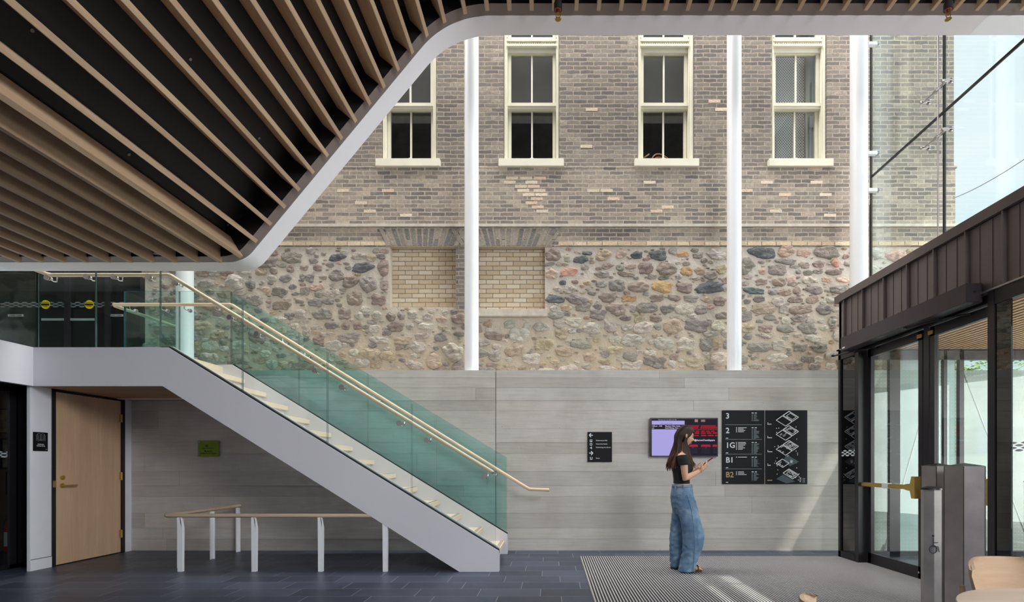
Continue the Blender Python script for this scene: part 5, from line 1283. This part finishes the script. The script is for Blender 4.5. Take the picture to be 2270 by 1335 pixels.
_c = ramp(_t, math_(_t, 'ADD', math_(_t, 'DIVIDE', math_(_t, 'SUBTRACT', _sp.outputs[2], 1.15), .55), math_(_t, 'MULTIPLY', math_(_t, 'SUBTRACT', noise_(_t, coords(_t, (90, 90, 3)), 3, 3), .5), .5)), [(0.0, (112, 74, 54)), (.35, (72, 46, 36)), (.7, (44, 30, 27))])
_t.links.new(_c, _b.inputs['Base Color']); _b.inputs['Roughness'].default_value = .55; _b.inputs['Specular IOR Level'].default_value = .3
M_sole = simple('shoe_brown', (62, 40, 34), .6); M_strap = simple('sandal_strap', (90, 66, 52), .55)

def person():
    g = thing('person', 'person in black off-shoulder top and wide blue jeans looking at a phone', 'person', (PX, PY, 0.009))
    hc = Vector((.018, 0, 1.575)); tilt = Matrix.Rotation(math.radians(17), 3, 'Y')       # head bent towards the phone
    # ---------------- body: torso, neck, head, arms, hands, legs in one surface
    mb = MB()
    loftz(mb, [(-.015, 0, .78, .10, .12), (-.02, 0, .86, .115, .155), (-.018, 0, .93, .105, .15), (-.02, 0, 1.0, .085, .125), (-.022, 0, 1.06, .078, .115), (-.02, 0, 1.13, .088, .125), (-.02, 0, 1.22, .1, .14), (-.035, 0, 1.29, .09, .155), (-.045, 0, 1.345, .07, .155), (-.045, 0, 1.385, .055, .10), (-.04, 0, 1.41, .05, .06)])
    for s in (-1, 1): mb.ball((.045, s*.058, 1.205), (.048, .055, .055))
    mb.tube([(-.045, 0, 1.36), (-.03, 0, 1.43), (-.004, 0, 1.51)], [(.052, .052), (.045, .047), (.05, .05)], 16)
    # head: deformed sphere
    bm = bmesh.new(); bmesh.ops.create_uvsphere(bm, u_segments=56, v_segments=44, radius=1)
    for v in bm.verts:
        x, y, z = v.co; X, Y, Z = x*.093, y*.072, z*.112
        if z < 0: X *= 1-.18*z*z; Y *= 1-.36*z*z; X += .014*(-z)
        if x > 0:
            X -= .007*math.exp(-((z-.10)/.14)**2)*math.exp(-((abs(y)-.42)/.22)**2)*1.6      # eye sockets
            X += .006*math.exp(-((z-.32)/.12)**2)*math.exp(-(y/.7)**2)                       # brow
            X += .027*math.exp(-((z+.17)/.13)**2)*math.exp(-(y/.13)**2)+.012*math.exp(-((z-.02)/.14)**2)*math.exp(-(y/.10)**2)   # nose
            X += .009*math.exp(-((z+.46)/.06)**2)*math.exp(-(y/.26)**2)+.009*math.exp(-((z+.60)/.06)**2)*math.exp(-(y/.24)**2)   # lips
            X -= .005*math.exp(-((z+.53)/.03)**2)*math.exp(-(y/.26)**2)
            X += .014*math.exp(-((z+.86)/.14)**2)*math.exp(-(y/.36)**2)                      # chin
            Y *= 1+.05*math.exp(-((z+.15)/.25)**2)
        v.co = (X, Y, Z)
    M = Matrix.Translation(hc) @ tilt.to_4x4(); mb.addbm(bm, 0, M)
    for s in (-1, 1):                                                                          # ears
        R = Matrix.Rotation(s*.35, 3, 'Z')
        mb.ball(M @ Vector((-.008, s*.072, -.006)), (.017, .007, .029), mat=tilt @ R, seg=16)
    # arms
    def arm(s, sh, el, wr, hand_dir, pn):
        S, E, Wr = Vector(sh), Vector(el), Vector(wr)
        mb.tube([S+Vector((.0, -s*.02, .005)), S+(E-S)*.12, S+(E-S)*.45, S+(E-S)*.8, E, E+(Wr-E)*.18, E+(Wr-E)*.4, E+(Wr-E)*.75, Wr], [.045, .047, .042, .037, .036, .037, .034, .026, .0215], 18)
        h = Vector(hand_dir).normalized(); n_ = Vector(pn).normalized(); w_ = h.cross(n_).normalized(); palm = Wr+h*.048
        R = Matrix((h, w_, n_)).transposed()
        mb.ball(palm, (.05, .037, .0155), mat=R, seg=20)
        mb.tube([Wr, palm], [(.021, .021), (.02, .03)], 14)
        return palm, h, w_, n_
    phone_c = Vector((fx(540, 380)[0], -.0, fx(540, 380)[1])); pu = Vector((.055*1.0, 0, .038)).normalized()
    def fingers(palm, h, w_, n_, curl, spread, th_s):
        for k, (L, off) in enumerate(((.066, .029), (.076, .010), (.070, -.010), (.054, -.028))):
            p = palm+h*.036+w_*off; d = (h+w_*off*spread).normalized(); pts = [p-h*.02, p]; a = 0
            for seg_, f_ in enumerate((.42, .32, .26)):
                a += curl[k]*(.7 if seg_ == 0 else 1); dd = (d*math.cos(a)+n_*math.sin(a)); pts.append(pts[-1]+dd*L*f_)
            mb.tube(pts, [.0095, .0095, .0085, .0078, .0062], 10); mb.ball(pts[-1], .0064)
        p = palm-h*.018+w_*.03*th_s; d1 = (h*.55+w_*th_s*.8+n_*.35).normalized(); d2 = (h*.95+n_*.25+w_*th_s*.05).normalized()
        pts = [p-d1*.012, p+d1*.022, p+d1*.03+d2*.02, p+d1*.03+d2*.042]; mb.tube(pts, [.012, .0105, .0092, .0072], 10); mb.ball(pts[-1], .0073)
    # near arm (towards the camera): elbow low, forearm forward to the phone
    wr = fx(463, 452)
    a1 = arm(-1, (-.04, -.158, 1.335), (fx(326, 512)[0], -.175, fx(326, 512)[1]), (wr[0], -.055, wr[1]), (.8, .22, .52), (-.35, .75, .55))
    fingers(*a1, (.35, .4, .5, .6), 1.2, 1)
    a2 = arm(1, (-.04, .158, 1.335), (-.02, .18, 1.075), (.165, .06, 1.175), (.82, -.25, .42), (-.35, -.75, .5))
    fingers(*a2, (.4, .5, .55, .6), 1.2, -1)
    for s, hx, kx, ax in ((-1, -.02, .09, .03), (1, -.03, .0, -.06)):                             # legs inside the jeans
        mb.tube([(hx, s*.075, .86), (hx+.02, s*.085, .7), (kx, s*.09, .46), (ax, s*.09, .12), (ax, s*.09, .06)], [.085, .075, .052, .038, .035], 14)
        mb.ball((ax+.055, s*.09, .036), (.105, .037, .03)); mb.ball((ax+.0, s*.09, .05), (.045, .034, .04))
        for q, (l, o_) in enumerate(((.022, -.02), (.018, -.006), (.015, .008), (.012, .02))): mb.ball((ax+.135+l*.6, s*.09-s*o_, .03), (.022, .0085, .011))
    put(remeshed(mb, .0038, 5), 'body', M_skin, g)
    # ---------------- face details
    for s in (-1, 1):
        mb = MB(); mb.ball(M @ Vector((.0725, s*.031, .006)), (.009, .011, .006), seg=16); put(mb.mesh('eyelid', M_skin, True), 'eyelid', M_skin, g)
        mb = MB(); mb.ball(M @ Vector((.0797, s*.0315, .005)), (.0048, .0055, .0055), seg=12); put(mb.mesh('iris', M_black, True), 'iris', simple('iris_brown', (48, 30, 22), .2), g)
        mb = MB(); mb.tube([M @ Vector((.0925, s*.014, .031)), M @ Vector((.0925, s*.03, .036)), M @ Vector((.083, s*.047, .030))], [(.0026, .0018)]*3, 8); put(mb.mesh('eyebrow', M_hair), 'eyebrow', M_hair, g)
        mb = MB(); mb.tube([M @ Vector((.0905, s*.019, .009)), M @ Vector((.091, s*.031, .014)), M @ Vector((.083, s*.044, .009))], .0018, 8); put(mb.mesh('eyelashes', M_black), 'eyelashes', M_hair, g)
    mb = MB(); mb.ball(M @ Vector((.0925, 0, -.0535)), (.0075, .018, .0036), seg=14); mb.ball(M @ Vector((.0905, 0, -.0625)), (.0085, .015, .0042), seg=14); put(mb.mesh('lips', M_skin, True), 'lips', simple('lip_rose', (190, 122, 108), .4), g)
    # ---------------- black top with off-shoulder sleeves
    mb = MB()
    loftz(mb, [(-.022, 0, 1.018, .092, .130), (-.023, 0, 1.06, .090, .127), (-.021, 0, 1.13, .099, .137), (-.020, 0, 1.20, .113, .153), (-.030, 0, 1.27, .104, .168), (-.040, 0, 1.315, .093, .172), (-.044, 0, 1.342, .085, .172)])
    for s in (-1, 1):
        mb.ball((.044, s*.058, 1.205), (.058, .062, .062))
        S = Vector((-.04, s*.160, 1.335)); E = Vector((-.025, s*.177, 1.08)); d = (E-S)
        mb.tube([S-d*.06, S+d*.12, S+d*.40], [(.055), (.062), (.056)], 20)
    me = remeshed(mb, .006, 4); put(me, 'black_top', M_top, g)
    # ---------------- jeans
    mb = MB(); P = lambda x, y: fx(x, y)
    def ring(x0, x1, y, cy, ry, p=2.3): a, z = fx(x0, y); b, _ = fx(x1, y); return ((a+b)/2, cy, z, (b-a)/2, ry, p)
    loftz(mb, [ring(256, 408, 566, 0, .137), ring(252, 412, 600, 0, .150), ring(244, 416, 650, 0, .168), ring(246, 430, 700, 0, .176), ring(253, 439, 740, 0, .176), ring(262, 443, 770, 0, .170), ring(282, 432, 800, 0, .15)])
    loftz(mb, [ring(284, 404, 655, -.080, .060), ring(264, 428, 705, -.082, .086), ring(282, 444, 770, -.088, .092), ring(302, 462, 850, -.092, .096), ring(320, 485, 930, -.096, .102), ring(325, 487, 990, -.098, .105), ring(322, 474, 1060, -.098, .105), ring(312, 446, 1130, -.098, .104), ring(298, 424, 1190, -.098, .102), ring(288, 412, 1225, -.098, .1), ring(283, 414, 1243, -.098, .102)])
    loftz(mb, [ring(262, 396, 670, .082, .075), ring(266, 400, 770, .088, .09), ring(262, 396, 850, .092, .094), ring(254, 392, 930, .096, .1), ring(249, 388, 1000, .098, .1), ring(249, 380, 1080, .098, .1), ring(252, 370, 1160, .098, .098), ring(253, 360, 1232, .098, .098)])
    me = remeshed(mb, .008, 3)
    for v in me.vertices:                                                          # creases
        x, y, z = v.co
        if z < .86:
            k = .0045*noise.noise((x*9, y*9, z*5))+.004*noise.noise((x*16+7, y*16, z*15+z*9))*(1 if z > .3 else 1.9)
            n = v.normal; v.co += n*k*1.5
    jn = put(me, 'jeans', M_denim, g)
    M_stitch = simple('denim_seam', (76, 102, 130), .9)
    mb = MB(); a0 = fx(258, 577); 
    loftz(mb, [ring(255, 409, 564, 0, .139), ring(253, 411, 586, 0, .146)]); put(mb.mesh('waistband', M_denim, True), 'waistband', M_denim, jn)
    mb = MB()
    for x0, y0 in ((262, -.105), (318, -.149), (385, -.105)):
        x, z = fx(x0, 577); mb.box(x-.006, x+.006, y0-.006, y0+.006, z-.026, z+.024)
    put(mb.mesh('belt_loop', M_denim), 'belt_loop', M_denim, jn)
    mb = MB(); pts = [fx(*q) for q in ((352, 640), (372, 700), (388, 760), (398, 850), (406, 950), (408, 1050), (402, 1150), (396, 1238))]
    yy = (-.170, -.180, -.183, -.192, -.203, -.206, -.206, -.204)
    mb.tube([(p[0]-.02, y, p[1]) for p, y in zip(pts, yy)], .0022, 6); put(mb.mesh('side_seam', M_stitch), 'side_seam', M_stitch, jn)
    mb = MB(); pk = [fx(*q) for q in ((258, 642), (314, 640), (316, 712), (288, 734), (264, 716), (258, 642))]
    mb.tube([(p[0], -.158+.25*max(0, (-.02-p[0]))**1.3, p[1]) for p in pk], .0028, 6); put(mb.mesh('back_pocket', M_stitch), 'back_pocket', M_stitch, jn)
    # ---------------- hair: cap and falling locks
    mb = MB(); rg = random.Random(12)
    bm = bmesh.new(); bmesh.ops.create_uvsphere(bm, u_segments=36, v_segments=28, radius=1)
    for v in bm.verts: v.co = (v.co.x*.102-.012, v.co.y*.086, v.co.z*.117+.012)
    dele = [v for v in bm.verts if v.co.x > .048+.42*(v.co.z-.045) and v.co.z < .095 or v.co.z < -.095]
    bmesh.ops.delete(bm, geom=dele, context='VERTS'); mb.addbm(bm, 0, M)
    def lock(pts, r0):
        P = [Vector(p) for p in pts]; Q = []
        for i in range(len(P)-1):
            p0 = P[max(0, i-1)]; p1 = P[i]; p2 = P[i+1]; p3 = P[min(len(P)-1, i+2)]
            for k in range(5):
                t = k/5; Q.append(.5*((2*p1)+(p2-p0)*t+(2*p0-5*p1+4*p2-p3)*t*t+(3*p1-p0-3*p2+p3)*t**3))
        Q.append(P[-1]); n = len(Q)
        mb.tube(Q, [r0*(.55+.45*min(1, i/4))*(1-.75*max(0, (i-n*.6)/(n*.4))**1.3) for i in range(n)], 7)
    top = lambda x, y, z: M @ Vector((x, y, z))
    for s in (-1, 1):
        for k in range(105):
            a = rg.random(); jit = lambda q=.006: rg.uniform(-q, q)
            # back locks: root along the parting, sweep round the skull, fall down the back
            inn = 1-.25*rg.random()
            p = [top(.045-.06*rg.random(), s*.006, .124), top(-.05, s*(.02+.045*a), .108*inn), top(-.098*inn, s*(.02+.05*a), .03), top(-.1*inn, s*(.02+.052*a), -.05)]
            ex = fx(208+78*(a if s < 0 else a*.8)+rg.uniform(-6, 10), rg.uniform(405, 452)-25*a); mx = fx(252+46*a, 300); mid = Vector((mx[0]+jit(.012), s*(.015+.08*a)+jit(), mx[1]))
            bow = jit(.014)
            p += [mid, Vector((ex[0]*.55+mid.x*.45+jit()+bow, s*(.03+.085*a)+jit(.01), (ex[1]+mid.z)/2)), Vector((ex[0]+jit(.008), s*(.03+.085*a)+jit(.012), ex[1]+rg.uniform(-.03, .02)))]
            lock(p, rg.uniform(.0035, .0068))
        for k in range(70):
            a = rg.random(); jit = lambda q=.005: rg.uniform(-q, q)
            # locks falling from behind the ear over the shoulder blade
            p = [top(.02-.05*rg.random(), s*.006, .122), top(-.01-.03*a, s*.066, .085), top(-.03-.045*a, s*.088, .01), top(-.04-.05*a, s*.086, -.06)]
            m1 = fx(312-30*a, 290); m2 = fx(290-34*a, 345); m3 = fx(268-40*a+rg.uniform(-6, 6), rg.uniform(385, 440))
            p += [Vector((m1[0]+jit(), s*(.075+.02*a), m1[1])), Vector((m2[0]+jit(.008), s*(.085+.03*a)+jit(), m2[1])), Vector((m3[0]+jit(.008), s*(.095+.03*a)+jit(.01), m3[1]))]
            lock(p, rg.uniform(.0035, .0062))
        for k in range(80):
            a = rg.random(); jit = lambda q=.005: rg.uniform(-q, q)
            # side and front locks: over the temple, past the cheek, down in front of the shoulder
            p = [top(.05-.02*rg.random(), s*.006, .120), top(.062-.05*a, s*.062, .088), top(.046-.050*a, s*.084, .02), top(.018-.03*a, s*(.086+jit()), -.05)]
            q1 = fx(374-44*a, 290); q2 = fx(392-60*a, 345); q3 = fx(424-70*a+rg.uniform(-8, 8), rg.uniform(395, 445)-12*a); bow = jit(.01)
            p += [Vector((q1[0]+jit(), s*(.088+.012*a), q1[1])), Vector((q2[0]+jit()+bow, s*(.100+.014*a)+jit(.004), q2[1])), Vector((q3[0]+jit(), s*(.108+.012*a)+jit(.008), q3[1]))]
            lock(p, rg.uniform(.0032, .006))
    put(mb.mesh('hair', M_hair, True), 'hair', M_hair, g)
    # ear showing through the hair on the camera side
    mb = MB(); e0 = M @ Vector((-.006, -.0935, -.002)); mb.ball(e0, (.011, .006, .021), mat=tilt, seg=14); mb.ball(e0+Vector((.002, -.003, -.018)), (.007, .005, .009), seg=12); put(mb.mesh('ear', M_skin, True), 'ear', M_skin, g)
    # ---------------- sandals and bracelets
    for s, ax in ((-1, .03), (1, -.06)):
        mb = MB(); n = 24; vs = []
        for z in (.0, .024):
            for j in range(n):
                a = 2*PI*j/n; c, q = math.cos(a), math.sin(a); vs.append((ax+.045+.118*c, s*.09+(.044+.006*c)*q, z+.004))
        mb.add(vs, [tuple(range(n-1, -1, -1)), tuple(range(n, 2*n))]+[(j, (j+1) % n, n+(j+1) % n, n+j) for j in range(n)]); sd = put(mb.mesh('sandal_sole', M_sole, 40), 'sandal', M_sole, g)
        mb = MB()
        for x_, r in ((ax+.075, .044), (ax+.115, .041)): mb.tube([(x_+.012*math.cos(t)*0, s*.09+r*math.cos(t), .02+.052*math.sin(t)) for t in [PI*i/10 for i in range(11)]], [(.004, .011)]*11, 8)
        put(mb.mesh('strap', M_strap), 'strap', M_strap, sd)
    E = Vector((fx(326, 512)[0], -.175, fx(326, 512)[1])); Wp = Vector((wr[0], -.055, wr[1])); dr_ = (Wp-E).normalized(); u = dr_.orthogonal().normalized(); w2 = dr_.cross(u)
    for t, c, nm in ((.93, (226, 206, 186), 'white_bracelet'), (1.0, (196, 130, 104), 'coral_bracelet')):
        c_ = E+(Wp-E)*t; mb = MB(); r = .0265; pts = [c_+(u*math.cos(a)+w2*math.sin(a))*r+dr_*.004*math.sin(a) for a in [2*PI*i/24 for i in range(25)]]
        for p_ in pts[:-1]: mb.ball(p_, .0036, seg=8)
        put(mb.mesh(nm, M_skin, True), 'bracelet', simple(nm, c, .5), g)
    # ---------------- the phone she holds (a thing of its own)
    c = Vector((PX, PY, .009))+phone_c; ph = thing('phone', 'dark mobile phone in a pink case held by the person', 'phone', c)
    R = Matrix.Rotation(-math.radians(34), 4, 'Y'); mb = MB(); bm = bmesh.new(); bmesh.ops.create_cube(bm, size=1); bmesh.ops.scale(bm, vec=(.150, .074, .0095), verts=bm.verts); bmesh.ops.bevel(bm, geom=bm.edges[:], offset=.003, segments=2, affect='EDGES'); mb.addbm(bm, 0, R)
    put(mb.mesh('phone_case', M_black), 'phone_case', simple('pink_case', (196, 150, 146), .4), ph)
    mb = MB(); bm = bmesh.new(); bmesh.ops.create_cube(bm, size=1); bmesh.ops.scale(bm, vec=(.142, .067, .001), verts=bm.verts); bmesh.ops.translate(bm, vec=(0, 0, .0052), verts=bm.verts); mb.addbm(bm, 0, R); put(mb.mesh('phone_screen', M_black), 'phone_screen', simple('phone_glass', (20, 20, 24), .08), ph)
    return g
person()
